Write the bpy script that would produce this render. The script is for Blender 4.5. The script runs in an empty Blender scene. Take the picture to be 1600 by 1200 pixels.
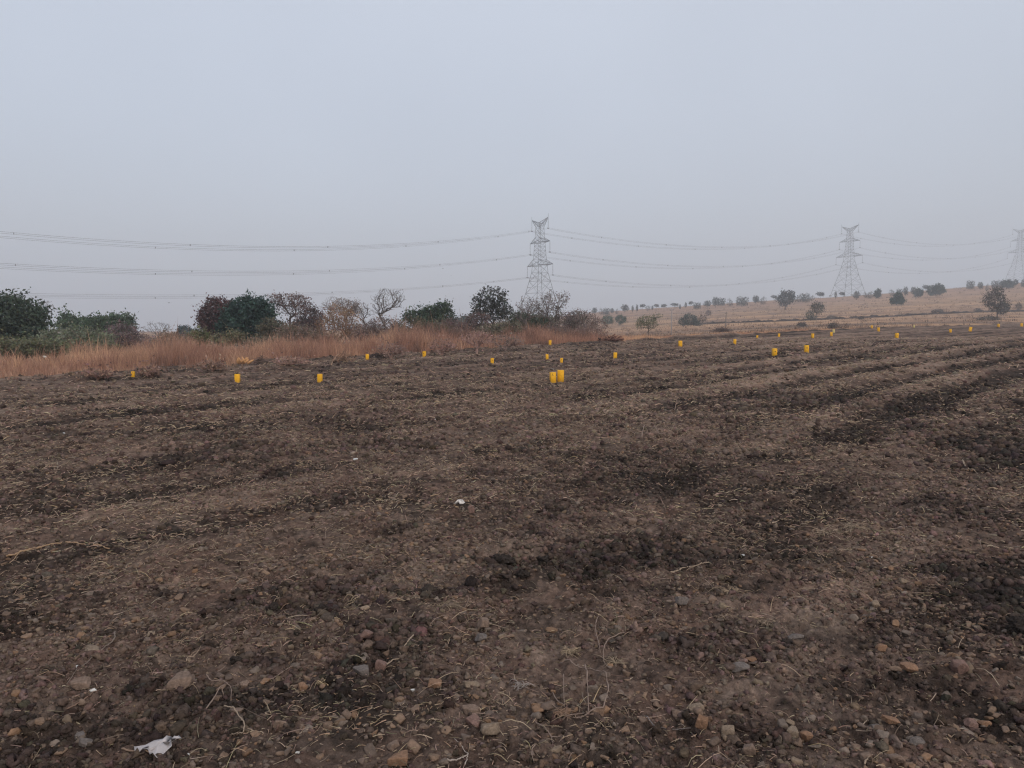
import bpy, math, random
import numpy as np
from mathutils import Matrix, Vector

sc = bpy.context.scene
COL = sc.collection
R = math.radians

# ------------------------------------------------------------------ camera
F = 1200.0                      # focal length in photograph pixels (1600 wide)
EYE = 1.6
PITCH = math.atan(85 / F)
cam = bpy.data.objects.new('camera', bpy.data.cameras.new('camera'))
COL.objects.link(cam)
cam.data.sensor_width = 36
cam.data.lens = 36 * F / 1600
cam.data.clip_start = 0.05
cam.data.clip_end = 6000
cam.location = (0, 0, EYE)
cam.rotation_euler = (R(90) - PITCH, 0, 0)
sc.camera = cam
sc.render.resolution_x, sc.render.resolution_y = 1024, 768

# ------------------------------------------------------------------ sky
SUN_EL, SUN_AZ = R(38), R(150)      # behind the camera, a little to the right, behind cloud
world = bpy.data.worlds.new('World'); sc.world = world
world.use_nodes = True
nt = world.node_tree; nt.nodes.clear()
wo = nt.nodes.new('ShaderNodeOutputWorld')
sky = nt.nodes.new('ShaderNodeTexSky'); sky.sky_type = 'NISHITA'
sky.sun_disc = False; sky.sun_elevation = SUN_EL; sky.sun_rotation = SUN_AZ
sky.dust_density = 5.0; sky.air_density = 1.0
b1 = nt.nodes.new('ShaderNodeBackground'); b1.inputs[1].default_value = 0.05
nt.links.new(sky.outputs[0], b1.inputs[0])
tc = nt.nodes.new('ShaderNodeTexCoord')
sep = nt.nodes.new('ShaderNodeSeparateXYZ'); nt.links.new(tc.outputs['Generated'], sep.inputs[0])
ramp = nt.nodes.new('ShaderNodeValToRGB')
nt.links.new(sep.outputs['Z'], ramp.inputs[0])
el = ramp.color_ramp.elements
el[0].position = 0.0; el[0].color = (0.442, 0.470, 0.530, 1)
el[1].position = 0.55; el[1].color = (0.55, 0.578, 0.63, 1)
e2 = el.new(0.12); e2.color = (0.470, 0.494, 0.545, 1)
cn = nt.nodes.new('ShaderNodeTexNoise'); cn.inputs['Scale'].default_value = 1.6; cn.inputs['Detail'].default_value = 3
nt.links.new(tc.outputs['Generated'], cn.inputs['Vector'])
mr = nt.nodes.new('ShaderNodeMapRange'); mr.inputs['To Min'].default_value = 0.93; mr.inputs['To Max'].default_value = 1.07
mr.inputs['From Min'].default_value = 0.3; mr.inputs['From Max'].default_value = 0.7
nt.links.new(cn.outputs['Fac'], mr.inputs['Value'])
b2 = nt.nodes.new('ShaderNodeBackground')
nt.links.new(ramp.outputs[0], b2.inputs[0]); nt.links.new(mr.outputs[0], b2.inputs[1])
ad = nt.nodes.new('ShaderNodeAddShader')
nt.links.new(b1.outputs[0], ad.inputs[0]); nt.links.new(b2.outputs[0], ad.inputs[1])
nt.links.new(ad.outputs[0], wo.inputs['Surface'])

sl = bpy.data.lights.new('sun', 'SUN'); sl.energy = 0.8; sl.angle = R(28); sl.color = (1, 0.96, 0.9)
sun = bpy.data.objects.new('sun', sl); COL.objects.link(sun)
sd = Vector((math.sin(SUN_AZ) * math.cos(SUN_EL), math.cos(SUN_AZ) * math.cos(SUN_EL), math.sin(SUN_EL)))
sun.rotation_euler = sd.to_track_quat('Z', 'Y').to_euler()

vs = sc.view_settings
vs.view_transform = 'Standard'; vs.look = 'None'; vs.exposure = 0.0; vs.gamma = 1.0; vs.use_curve_mapping = False
sc.cycles.volume_bounces = 3
sc.cycles.volume_step_rate = 4
sc.cycles.max_bounces = 6
sc.cycles.diffuse_bounces = 3
sc.cycles.use_denoising = True
sc.cycles.denoising_prefilter = 'NONE'
sc.cycles.use_adaptive_sampling = False
sc.cycles.filter_width = 1.25

HAZE_DENSITY = 0.00098

# ------------------------------------------------------------------ maths helpers
rng = np.random.default_rng(7)

def _hash(ix, iy, seed):
    n = (ix.astype(np.int64) * 374761393 + iy.astype(np.int64) * 668265263 + seed * 974634777) & 0xffffffff
    n = ((n ^ (n >> 13)) * 1274126177) & 0xffffffff
    n = (n ^ (n >> 16)) & 0xffffffff
    return n.astype(np.float64) / 4294967295.0

def noise(x, y, seed=0):
    """2-D gradient noise, about -0.7..0.7"""
    ix = np.floor(x); iy = np.floor(y); fx = x - ix; fy = y - iy
    u = fx * fx * fx * (fx * (fx * 6 - 15) + 10); v = fy * fy * fy * (fy * (fy * 6 - 15) + 10)
    def g(dx, dy):
        a = _hash(ix + dx, iy + dy, seed) * 2 * np.pi
        return np.cos(a) * (fx - dx) + np.sin(a) * (fy - dy)
    return (g(0, 0) * (1 - u) + g(1, 0) * u) * (1 - v) + (g(0, 1) * (1 - u) + g(1, 1) * u) * v

def sst(a, b, x):
    t = np.clip((x - a) / (b - a), 0, 1); return t * t * (3 - 2 * t)

def slopes(px, py):
    """(x/y, z/y) of the line of sight through a photograph pixel"""
    u = (px - 800) / F; v = (600 - py) / F
    fy = v * math.sin(PITCH) + math.cos(PITCH)
    return u / fy, (v * math.cos(PITCH) - math.sin(PITCH)) / fy

# ------------------------------------------------------------------ terrain
EDGE = 26.6                       # the ploughed field ends this far out, measured across the furrows
R2 = math.sqrt(2)
CX = np.array([-2600, 0, 300, 600, 800, 930, 1030, 1110, 1200, 1290, 1400, 1500, 1600, 2000, 3400], float)
CV = np.array([519, 519, 518.5, 515, 502, 488, 481, 476, 469.5, 465, 457, 449, 441, 418, 405], float)
CK = np.array([slopes(800, v)[1] for v in CV])

def zfield(x, y):
    s = (x + y) / R2
    sp = 5 * np.log1p(np.exp(np.clip((s - 5) / 5, -30, 30)))
    return 2.9 * (1 - np.exp(-sp / 80))

def zbase(x, y):
    x = np.asarray(x, float); y = np.asarray(y, float)
    zf = zfield(x, y)
    e = (y - x) / R2 - EDGE
    ys = np.maximum(y, 5.0)
    u = np.clip(x / ys, -1.5, 0.75)
    ye = (EDGE * R2) / (1 - u)
    ze = zfield(u * ye, ye)
    kc = np.interp(u * F + 800, CX, CK)
    Y1 = 420.0
    zc = EYE + kc * Y1
    q = np.clip((ys - ye) / (Y1 - ye), 0, 1)
    zlin = ze + (zc - ze) * q
    ke = (ze - EYE) / ye
    zang = EYE + (ke + (kc - ke) * q) * ys
    w = sst(-0.05, 0.12, u)
    z = zlin * (1 - w) + zang * w
    far = EYE + kc * ys - 0.35 * np.clip((ys - Y1) / 20, 0, 1) * w
    z = np.where(ys > Y1, far, z)
    z = np.where(ys > 780, EYE + kc * 780 - 0.35 * w - (ys - 780) * 0.03 * w, z)
    blend = sst(0.0, 3.0, e) * sst(5, 12, y)
    return zf * (1 - blend) + z * blend

def edge_d(x, y):
    s = (x + y) / R2
    return (y - x) / R2 - EDGE + 0.9 * noise(s / 6, s * 0 + 3.3, 5) + 0.5 * noise(s / 1.7, s * 0 + 8.3, 6)

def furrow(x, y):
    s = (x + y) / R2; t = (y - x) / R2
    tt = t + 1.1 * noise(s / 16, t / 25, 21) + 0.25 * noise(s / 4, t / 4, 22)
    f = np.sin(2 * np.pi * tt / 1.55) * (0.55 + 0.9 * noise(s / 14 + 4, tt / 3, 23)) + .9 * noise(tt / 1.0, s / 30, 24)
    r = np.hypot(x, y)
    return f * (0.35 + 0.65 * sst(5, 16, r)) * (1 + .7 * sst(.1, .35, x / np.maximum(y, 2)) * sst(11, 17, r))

PATCH = []                         # dark, freshly turned earth: x, y, rx, ry, strength, hollow depth
CELL = 0.0026

def zdetail(x, y, oct_min=0.012):
    r = np.hypot(x, y) + 0.3
    e = edge_d(x, y)
    infield = 1 - sst(-0.3, 0.6, e)
    z = 0.054 * furrow(x, y) * infield
    z = z + 0.16 * np.exp(-((e + 0.1) / 0.55) ** 2) * (0.5 + noise(x / 1.4, y / 1.4, 31)) * sst(12, 20, r)
    for i, (wl, a, bil) in enumerate(((2.3, .035, 0), (0.9, .035, 0), (0.42, .028, 1), (0.2, .032, 1), (0.1, .025, 1), (0.05, .015, 1), (0.024, .008, 1), (0.013, .003, 0))):
        if wl < oct_min: continue
        w = np.clip(wl / (r * CELL * 3) - 0.3, 0, 1)
        if w.max() <= 0: continue
        n = noise(x / wl + i * 17.3, y / wl - i * 9.1, 40 + i)
        if bil: n = np.abs(n) * 1.7 - 0.35
        amp = a * w * (0.25 + 0.75 * infield)
        if i >= 3:
            amp = amp * (0.55 + 1.0 * np.clip(noise(x / 1.1, y / 1.1, 77) + 0.35, 0, 1))
        z = z + amp * n
    for (qx, qy, rx, ry, st, dep) in PATCH:
        if dep:
            d2 = ((x - qx) / rx) ** 2 + ((y - qy) / ry) ** 2
            z = z + dep * (-np.exp(-d2 * 1.6) + 0.55 * np.exp(-((np.sqrt(d2) - 1.15) / 0.35) ** 2))
    return z * sst(0.3, 1.2, r)

def zg(x, y, fine=True):
    x = np.atleast_1d(np.asarray(x, float)); y = np.atleast_1d(np.asarray(y, float))
    return zbase(x, y) + zdetail(x, y, 0.012 if fine else 0.3)

_Y = np.geomspace(1.6, 900, 5000)
def place(px, py):
    """the point of the ground seen through a photograph pixel"""
    kx, kz = slopes(px, py)
    zr = EYE + kz * _Y
    g = zbase(kx * _Y, _Y) + (zdetail(kx * _Y, _Y, 0.3) if len(PATCH) else 0)
    hit = np.nonzero(zr < g)[0]
    i = hit[0] if len(hit) else len(_Y) - 1
    return float(kx * _Y[i]), float(_Y[i])

def put(px, depth):
    kx, _ = slopes(px, 515)
    return kx * depth, depth, float(zg(kx * depth, depth, False)[0])

for (px, py, rx, ry, st, dep) in (
        (815, 882, 75, 22, 1.0, .05), (900, 862, 110, 26, .75, .02), (495, 945, 85, 26, .9, .035), (420, 700, 60, 12, .35, .02),
        (1600, 950, 75, 60, .75, .02), (1625, 720, 70, 60, .55, .0), (1010, 735, 130, 26, .35, .0), (1255, 622, 110, 12, .6, .02),
        (1080, 865, 90, 22, .6, .0), (600, 700, 90, 12, .3, .01), (600, 990, 80, 40, .55, .0), (1130, 1010, 150, 45, .45, .0),
        (80, 780, 70, 18, .25, .01), (440, 742, 30, 10, .7, .02), (330, 1120, 180, 60, .5, .0), (560, 1090, 90, 30, .5, .0),
        (250, 645, 60, 6, .3, 0), (1380, 640, 60, 6, .8, .02), (870, 790, 90, 20, .3, 0), (1480, 790, 90, 30, .35, 0)):
    x0, y0 = place(px, py); _, ya = place(px, py - ry); _, yb = place(px, py + ry)
    PATCH.append((x0, y0, rx * y0 / F, max(abs(ya - yb) / 2, .08), st, dep * 1.7))
STRAWP = []
for (px, py, rx, ry, st) in ((1310, 825, 70, 12, .8), (700, 945, 60, 20, .6), (1010, 900, 70, 10, .6), (1240, 655, 120, 12, .5),
                             (300, 780, 160, 40, .4), (1250, 705, 100, 12, .5), (940, 640, 120, 12, .4), (860, 930, 60, 20, .6), (250, 900, 120, 30, .3)):
    x0, y0 = place(px, py); _, ya = place(px, py - ry); _, yb = place(px, py + ry)
    STRAWP.append((x0, y0, rx * y0 / F, max(abs(ya - yb) / 2, .1), st, 0))

def patchmask(x, y, L):
    m = np.zeros_like(x)
    wob = 1 + 0.9 * noise(x / 0.6, y / 0.6, 90) + 1.0 * noise(x / 0.28, y / 0.28, 91) + 0.8 * noise(x / 0.1, y / 0.1, 92)
    for (qx, qy, rx, ry, st, dep) in L:
        d = np.sqrt(((x - qx) / rx) ** 2 + ((y - qy) / ry) ** 2) * wob
        m = np.maximum(m, st * (1 - sst(0.45, 1.35, d)))
    return m

def lerp(a, b, t):
    return a * (1 - t[..., None]) + b * t[..., None]

def soilcolor(x, y):
    x = np.asarray(x, float); y = np.asarray(y, float)
    r = np.hypot(x, y); s = (x + y) / R2
    e = edge_d(x, y)
    dark = np.array((.050, .037, .031)); mid = np.array((.132, .091, .073)); light = np.array((.262, .186, .145)); moist = np.array((.034, .029, .027))
    t_ = (y - x) / R2
    a = 0.5 + .42 * noise(s / 6, t_ / 1.5, 51) + 0.3 * noise(x / 2.6, y / 2.6, 50) + 0.55 * noise(s / 1.4, t_ / 0.7, 52) + 0.45 * noise(x / 0.25, y / 0.25, 53)
    kk = x / np.maximum(y, 2)
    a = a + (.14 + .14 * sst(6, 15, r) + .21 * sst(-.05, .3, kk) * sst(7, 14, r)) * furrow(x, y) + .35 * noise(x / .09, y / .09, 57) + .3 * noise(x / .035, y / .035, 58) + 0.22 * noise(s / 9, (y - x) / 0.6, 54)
    a = a + 0.35 * patchmask(x, y, STRAWP)
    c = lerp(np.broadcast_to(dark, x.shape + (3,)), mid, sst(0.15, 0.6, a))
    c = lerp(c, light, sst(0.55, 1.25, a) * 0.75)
    c = lerp(c, moist, np.clip(patchmask(x, y, PATCH) * 0.62, 0, 1))
    # beyond the field
    kx = x / np.maximum(y, 3)
    g1 = np.array((.43, .268, .165)); g2 = np.array((.315, .197, .13)); g3 = np.array((.20, .135, .10)); gb = np.array((.58, .36, .20))
    h = 0.5 + 0.9 * noise(x / 130, y / 16, 61) + 0.3 * noise(x / 40, y / 30, 60) + 0.5 * noise(x / 14, y / 7, 62) + 0.4 * noise(x / 4, y / 3, 63)
    gcol = lerp(np.broadcast_to(g3, x.shape + (3,)), g2, sst(0.0, 0.45, h)); gcol = lerp(gcol, g1, sst(0.35, 0.9, h))
    strip = sst(0.0, 1.0, e) * (1 - sst(14, 24, e + 5 * noise(x / 7, y / 7, 64))) * sst(0.0, .1, kx) * (1 - sst(.28, .5, kx))
    gcol = lerp(gcol, gb, strip * 0.8)
    grey = np.array((.15, .125, .115))
    gcol = lerp(gcol, grey, sst(10, 16, e) * (1 - sst(50, 70, y * 0.45)) * .3)
    far = np.array((.30, .19, .15))
    gcol = lerp(gcol, far, sst(300, 400, y) * .6)
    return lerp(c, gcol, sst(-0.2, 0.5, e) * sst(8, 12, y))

# ------------------------------------------------------------------ mesh helpers
def mesh_np(name, V, Fc, mats, col=None, mi=None, smooth=False, parent=None, loc=None):
    """V (n,3); Fc list of face arrays (m,k) or one; col (n,3) vertex colour"""
    if not isinstance(Fc, (list, tuple)): Fc = [Fc]
    Fc = [np.asarray(f) for f in Fc if len(f)]
    me = bpy.data.meshes.new(name)
    V = np.asarray(V, np.float32)
    me.vertices.add(len(V)); me.vertices.foreach_set('co', V.ravel())
    lv = np.concatenate([f.ravel() for f in Fc]).astype(np.int32)
    sizes = np.concatenate([np.full(len(f), f.shape[1], np.int32) for f in Fc])
    starts = np.concatenate(([0], np.cumsum(sizes)[:-1])).astype(np.int32)
    me.loops.add(len(lv)); me.loops.foreach_set('vertex_index', lv)
    me.polygons.add(len(sizes)); me.polygons.foreach_set('loop_start', starts); me.polygons.foreach_set('loop_total', sizes)
    if not isinstance(mats, (list, tuple)): mats = [mats]
    for m in mats: me.materials.append(m)
    if mi is not None: me.polygons.foreach_set('material_index', np.asarray(mi, np.int32))
    me.update(calc_edges=True)
    if smooth: me.polygons.foreach_set('use_smooth', np.ones(len(sizes), bool))
    if col is not None:
        at = me.color_attributes.new('col', 'FLOAT_COLOR', 'POINT')
        c4 = np.ones((len(V), 4), np.float32); c4[:, :3] = col
        at.data.foreach_set('color', c4.ravel())
    me.validate()
    o = bpy.data.objects.new(name, me); COL.objects.link(o)
    if parent: o.parent = parent
    if loc is not None: o.location = loc
    return o

def tag(o, label=None, cat=None, group=None, kind=None):
    if label: o['label'] = label
    if cat: o['category'] = cat
    if group: o['group'] = group
    if kind: o['kind'] = kind
    return o

def empty(name, loc=(0, 0, 0), rz=0.0):
    o = bpy.data.objects.new(name, None); COL.objects.link(o)
    o.location = loc; o.rotation_euler = (0, 0, rz); o.empty_display_size = 0.2
    return o

def copy_tree(o, parent=None):
    c = o.copy(); COL.objects.link(c)
    if parent: c.parent = parent
    for ch in list(o.children): copy_tree(ch, c)
    return c

class MB:
    """collects shapes for one mesh"""
    def __init__(s): s.V = []; s.Q = []; s.T = []; s.C = []; s.n = 0
    def add(s, V, F, c=None):
        V = np.asarray(V, float); F = np.asarray(F)
        s.V.append(V); (s.Q if F.shape[1] == 4 else s.T).append(F + s.n); s.n += len(V)
        s.C.append(np.broadcast_to(np.asarray(c if c is not None else (1, 1, 1), float), (len(V), 3)))
        return s
    def tubes(s, P0, P1, r0, r1, k=4, c=None):
        V, Q = tubes(P0, P1, r0, r1, k)
        if c is not None and np.ndim(c) == 2: c = np.repeat(c, 2 * k, axis=0)
        s.add(V, Q, c); return s
    def path(s, pts, rad, k=5, c=None):
        pts = np.asarray(pts, float); rad = np.broadcast_to(np.asarray(rad, float), (len(pts),))
        d = np.gradient(pts, axis=0); d /= np.linalg.norm(d, axis=1)[:, None] + 1e-9
        a = np.cross(d, (0.13, 0.21, 0.97)); a /= np.linalg.norm(a, axis=1)[:, None] + 1e-9
        b = np.cross(d, a)
        th = np.arange(k) * 2 * np.pi / k
        V = pts[:, None] + rad[:, None, None] * (np.cos(th)[None, :, None] * a[:, None] + np.sin(th)[None, :, None] * b[:, None])
        V = V.reshape(-1, 3); n = len(pts)
        i, j = np.meshgrid(np.arange(n - 1), np.arange(k), indexing='ij')
        q = np.stack((i * k + j, i * k + (j + 1) % k, (i + 1) * k + (j + 1) % k, (i + 1) * k + j), -1).reshape(-1, 4)
        s.add(V, q, c)
        m = len(V)
        caps = np.array([pts[0], pts[-1]])
        s.V.append(caps); s.C.append(np.broadcast_to(np.asarray(c if c is not None else (1, 1, 1), float), (2, 3)))
        base = s.n - m
        t = [[base + (j + 1) % k, base + j, s.n] for j in range(k)] + [[base + (n - 1) * k + j, base + (n - 1) * k + (j + 1) % k, s.n + 1] for j in range(k)]
        s.T.append(np.array(t)); s.n += 2
        return s
    def box(s, cx, cy, cz, sx, sy, sz, bev=0.0, c=None):
        x, y, z, b = sx / 2, sy / 2, sz / 2, bev
        rings = [(-z, b), (-z + b, 0), (z - b, 0), (z, b)] if b else [(-z, 0), (z, 0)]
        V = []
        for zz, ins in rings:
            X, Y = x - ins, y - ins; k = b * 0.9
            if b: V += [(-X + k, -Y, zz), (X - k, -Y, zz), (X, -Y + k, zz), (X, Y - k, zz), (X - k, Y, zz), (-X + k, Y, zz), (-X, Y - k, zz), (-X, -Y + k, zz)]
            else: V += [(-X, -Y, zz), (X, -Y, zz), (X, Y, zz), (-X, Y, zz)]
        k = 8 if b else 4
        V = np.array(V) + (cx, cy, cz); Q = []; T = []
        for i in range(len(rings) - 1):
            for j in range(k): Q.append((i * k + j, i * k + (j + 1) % k, (i + 1) * k + (j + 1) % k, (i + 1) * k + j))
        top = (len(rings) - 1) * k
        if k == 4: Q += [(3, 2, 1, 0), (top, top + 1, top + 2, top + 3)]
        else:
            for a, b_, c_, d in ((0, 1, 2, 3), (0, 3, 4, 7), (4, 5, 6, 7)):
                Q += [(d, c_, b_, a), (top + a, top + b_, top + c_, top + d)]
        s.add(V, np.array(Q), c); return s
    def build(s, name, mats, parent=None, smooth=False, loc=None):
        V = np.concatenate(s.V); C = np.concatenate(s.C)
        fs = []
        if s.Q: fs.append(np.concatenate(s.Q))
        if s.T: fs.append(np.concatenate(s.T))
        return mesh_np(name, V, fs, mats, C, None, smooth, parent, loc)

def tubes(P0, P1, r0, r1, k=3):
    P0 = np.asarray(P0, float); P1 = np.asarray(P1, float)
    n = len(P0); r0 = np.broadcast_to(r0, (n,)); r1 = np.broadcast_to(r1, (n,))
    d = P1 - P0; L = np.linalg.norm(d, axis=1)[:, None] + 1e-9; d = d / L
    ref = np.where(np.abs(d[:, 2:3]) > 0.9, np.array([[1., 0, 0]]), np.array([[0, 0, 1.]]))
    a = np.cross(d, ref); a /= np.linalg.norm(a, axis=1)[:, None] + 1e-9; b = np.cross(d, a)
    th = np.arange(k) * 2 * np.pi / k + 0.4
    ring = np.cos(th)[None, :, None] * a[:, None] + np.sin(th)[None, :, None] * b[:, None]
    V = np.concatenate((P0[:, None] + r0[:, None, None] * ring, P1[:, None] + r1[:, None, None] * ring), 1).reshape(-1, 3)
    base = np.arange(n)[:, None] * 2 * k; j = np.arange(k)[None]
    Q = np.stack((base + j, base + (j + 1) % k, base + k + (j + 1) % k, base + k + j), -1).reshape(-1, 4)
    return V, Q

# ------------------------------------------------------------------ materials
def vmat(name, rough=0.9, spec=0.15, nscale=0, namp=0.25, bump=0, bscale=60, metallic=0.0, base=None, translucent=0):
    m = bpy.data.materials.new(name); m.use_nodes = True
    t = m.node_tree; p = t.nodes['Principled BSDF']; out = t.nodes['Material Output']
    p.inputs['Roughness'].default_value = rough; p.inputs['Specular IOR Level'].default_value = spec
    p.inputs['Metallic'].default_value = metallic
    geo = t.nodes.new('ShaderNodeTexCoord')
    if base is None:
        a = t.nodes.new('ShaderNodeAttribute'); a.attribute_name = 'col'; c = a.outputs['Color']
    else:
        a = t.nodes.new('ShaderNodeRGB'); a.outputs[0].default_value = (*base, 1); c = a.outputs[0]
    if nscale:
        n = t.nodes.new('ShaderNodeTexNoise'); n.inputs['Scale'].default_value = nscale; n.inputs['Detail'].default_value = 5
        n.inputs['Roughness'].default_value = 0.65
        t.links.new(geo.outputs['Object'], n.inputs['Vector'])
        mr = t.nodes.new('ShaderNodeMapRange'); mr.inputs['From Min'].default_value = 0.3; mr.inputs['From Max'].default_value = 0.7
        mr.inputs['To Min'].default_value = 1 - namp; mr.inputs['To Max'].default_value = 1 + namp
        t.links.new(n.outputs['Fac'], mr.inputs['Value'])
        mx = t.nodes.new('ShaderNodeVectorMath'); mx.operation = 'SCALE'
        t.links.new(c, mx.inputs[0]); t.links.new(mr.outputs[0], mx.inputs['Scale']); c = mx.outputs[0]
    t.links.new(c, p.inputs['Base Color'])
    if bump:
        n2 = t.nodes.new('ShaderNodeTexNoise'); n2.inputs['Scale'].default_value = bscale; n2.inputs['Detail'].default_value = 4
        t.links.new(geo.outputs['Object'], n2.inputs['Vector'])
        bp = t.nodes.new('ShaderNodeBump'); bp.inputs['Strength'].default_value = bump; bp.inputs['Distance'].default_value = 0.01
        t.links.new(n2.outputs['Fac'], bp.inputs['Height']); t.links.new(bp.outputs[0], p.inputs['Normal'])
    if translucent:
        tr = t.nodes.new('ShaderNodeBsdfTranslucent'); t.links.new(c, tr.inputs['Color'])
        ms = t.nodes.new('ShaderNodeMixShader'); ms.inputs[0].default_value = translucent
        t.links.new(p.outputs[0], ms.inputs[1]); t.links.new(tr.outputs[0], ms.inputs[2]); t.links.new(ms.outputs[0], out.inputs['Surface'])
    return m

M_STONE = vmat('stone', .85, .2, 45, .3, .5, 120)
M_CLOD = vmat('clod_soil', .98, .05, 60, .35, .6, 150)
M_STRAW = vmat('straw', .8, .2, 0)
M_GRASS = vmat('dry_grass', .85, .15, 0, translucent=.25)
M_LEAF = vmat('leaf', .75, .25, 0, translucent=.2)
M_BARK = vmat('bark', .95, .1, 12, .3)
M_STEEL = vmat('galvanised_steel', .6, .4, 2, .15)
M_WIRE = vmat('conductor_wire', .6, .3, 0)
M_YEL = vmat('yellow_paint', .6, .3, 18, .14, .3, 60)
def dusty(m):
    t = m.node_tree; p = t.nodes['Principled BSDF']; src = p.inputs['Base Color'].links[0].from_socket
    tc = t.nodes.new('ShaderNodeTexCoord'); sp = t.nodes.new('ShaderNodeSeparateXYZ'); t.links.new(tc.outputs['Object'], sp.inputs[0])
    n = t.nodes.new('ShaderNodeTexNoise'); n.inputs['Scale'].default_value = 14; n.inputs['Detail'].default_value = 5; t.links.new(tc.outputs['Object'], n.inputs['Vector'])
    a = t.nodes.new('ShaderNodeMath'); a.operation = 'MULTIPLY_ADD'; a.inputs[1].default_value = -.16; t.links.new(n.outputs['Fac'], a.inputs[0]); t.links.new(sp.outputs['Z'], a.inputs[2])
    r = t.nodes.new('ShaderNodeMapRange'); r.inputs['From Min'].default_value = -.08; r.inputs['From Max'].default_value = -.01; r.inputs['To Min'].default_value = .25; r.inputs['To Max'].default_value = .05
    t.links.new(a.outputs[0], r.inputs['Value'])
    x = t.nodes.new('ShaderNodeMix'); x.data_type = 'RGBA'; t.links.new(r.outputs[0], x.inputs['Factor']); t.links.new(src, x.inputs[6]); x.inputs[7].default_value = (.16, .115, .08, 1)
    t.links.new(x.outputs[2], p.inputs['Base Color'])
dusty(M_YEL)
M_DARKP = vmat('dark_paint', .7, .2, 0, base=(.03, .025, .02))
M_CONC = vmat('concrete', .9, .2, 10, .2, .3, 40)
M_PLAS = vmat('white_plastic', .5, .4, 30, .12, .2, 50)
M_FEATH = vmat('feathers', .9, .1, 0)

def ground_mat():
    m = bpy.data.materials.new('ground_soil'); m.use_nodes = True
    t = m.node_tree; p = t.nodes['Principled BSDF']
    p.inputs['Roughness'].default_value = 1.0; p.inputs['Specular IOR Level'].default_value = 0.03
    tc = t.nodes.new('ShaderNodeTexCoord'); a = t.nodes.new('ShaderNodeAttribute'); a.attribute_name = 'col'
    def nz(scale, detail, rough=.6, vec=None):
        n = t.nodes.new('ShaderNodeTexNoise'); n.inputs['Scale'].default_value = scale; n.inputs['Detail'].default_value = detail
        n.inputs['Roughness'].default_value = rough
        t.links.new(vec or tc.outputs['Object'], n.inputs['Vector']); return n.outputs['Fac']
    def mp(v, lo, hi, a0=.3, a1=.7):
        r = t.nodes.new('ShaderNodeMapRange'); r.inputs['From Min'].default_value = a0; r.inputs['From Max'].default_value = a1
        r.inputs['To Min'].default_value = lo; r.inputs['To Max'].default_value = hi
        t.links.new(v, r.inputs['Value']); return r.outputs[0]
    def mul(a_, b_):
        x = t.nodes.new('ShaderNodeMath'); x.operation = 'MULTIPLY'; t.links.new(a_, x.inputs[0]); t.links.new(b_, x.inputs[1]); return x.outputs[0]
    n1 = nz(3.2, 8, .75); n2 = nz(24, 4, .7); n3 = nz(0.9, 6, .7)
    k = mul(mul(mp(n1, .55, 1.5), mp(n2, .6, 1.4)), mp(n3, .8, 1.2))
    # hue drift between reddish and greyish earth
    hn = nz(2.1, 4)
    mixc = t.nodes.new('ShaderNodeMix'); mixc.data_type = 'RGBA'; mixc.blend_type = 'MULTIPLY'
    mixc.inputs['Factor'].default_value = 1.0
    hr = t.nodes.new('ShaderNodeValToRGB'); hr.color_ramp.elements[0].position = .35; hr.color_ramp.elements[1].position = .65
    hr.color_ramp.elements[0].color = (1.0, 0.93, 0.9, 1); hr.color_ramp.elements[1].color = (.95, 1.0, 1.0, 1)
    t.links.new(hn, hr.inputs[0])
    t.links.new(a.outputs['Color'], mixc.inputs[6]); t.links.new(hr.outputs[0], mixc.inputs[7])
    sm = t.nodes.new('ShaderNodeVectorMath'); sm.operation = 'SCALE'
    t.links.new(mixc.outputs[2], sm.inputs[0]); t.links.new(k, sm.inputs['Scale'])
    # pale flecks: bits of stalk and chaff
    vo = t.nodes.new('ShaderNodeTexVoronoi'); vo.inputs['Scale'].default_value = 16; vo.inputs['Randomness'].default_value = 1
    t.links.new(tc.outputs['Object'], vo.inputs['Vector'])
    fl = mp(vo.outputs['Distance'], 1, 0, .10, .2)
    fm = mul(fl, mp(nz(1.3, 3), 0, 1, .38, .55))
    fx = t.nodes.new('ShaderNodeMix'); fx.data_type = 'RGBA'; t.links.new(fm, fx.inputs['Factor'])
    t.links.new(sm.outputs[0], fx.inputs[6]); fx.inputs[7].default_value = (.27, .20, .15, 1)
    t.links.new(fx.outputs[2], p.inputs['Base Color'])
    b1 = t.nodes.new('ShaderNodeBump'); b1.inputs['Strength'].default_value = 1.0; b1.inputs['Distance'].default_value = .05
    t.links.new(nz(5, 7, .75), b1.inputs['Height'])
    b2 = t.nodes.new('ShaderNodeBump'); b2.inputs['Strength'].default_value = .9; b2.inputs['Distance'].default_value = .008
    t.links.new(nz(70, 4, .7), b2.inputs['Height']); t.links.new(b1.outputs[0], b2.inputs['Normal'])
    t.links.new(b2.outputs[0], p.inputs['Normal'])
    return m
M_GROUND = ground_mat()

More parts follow.
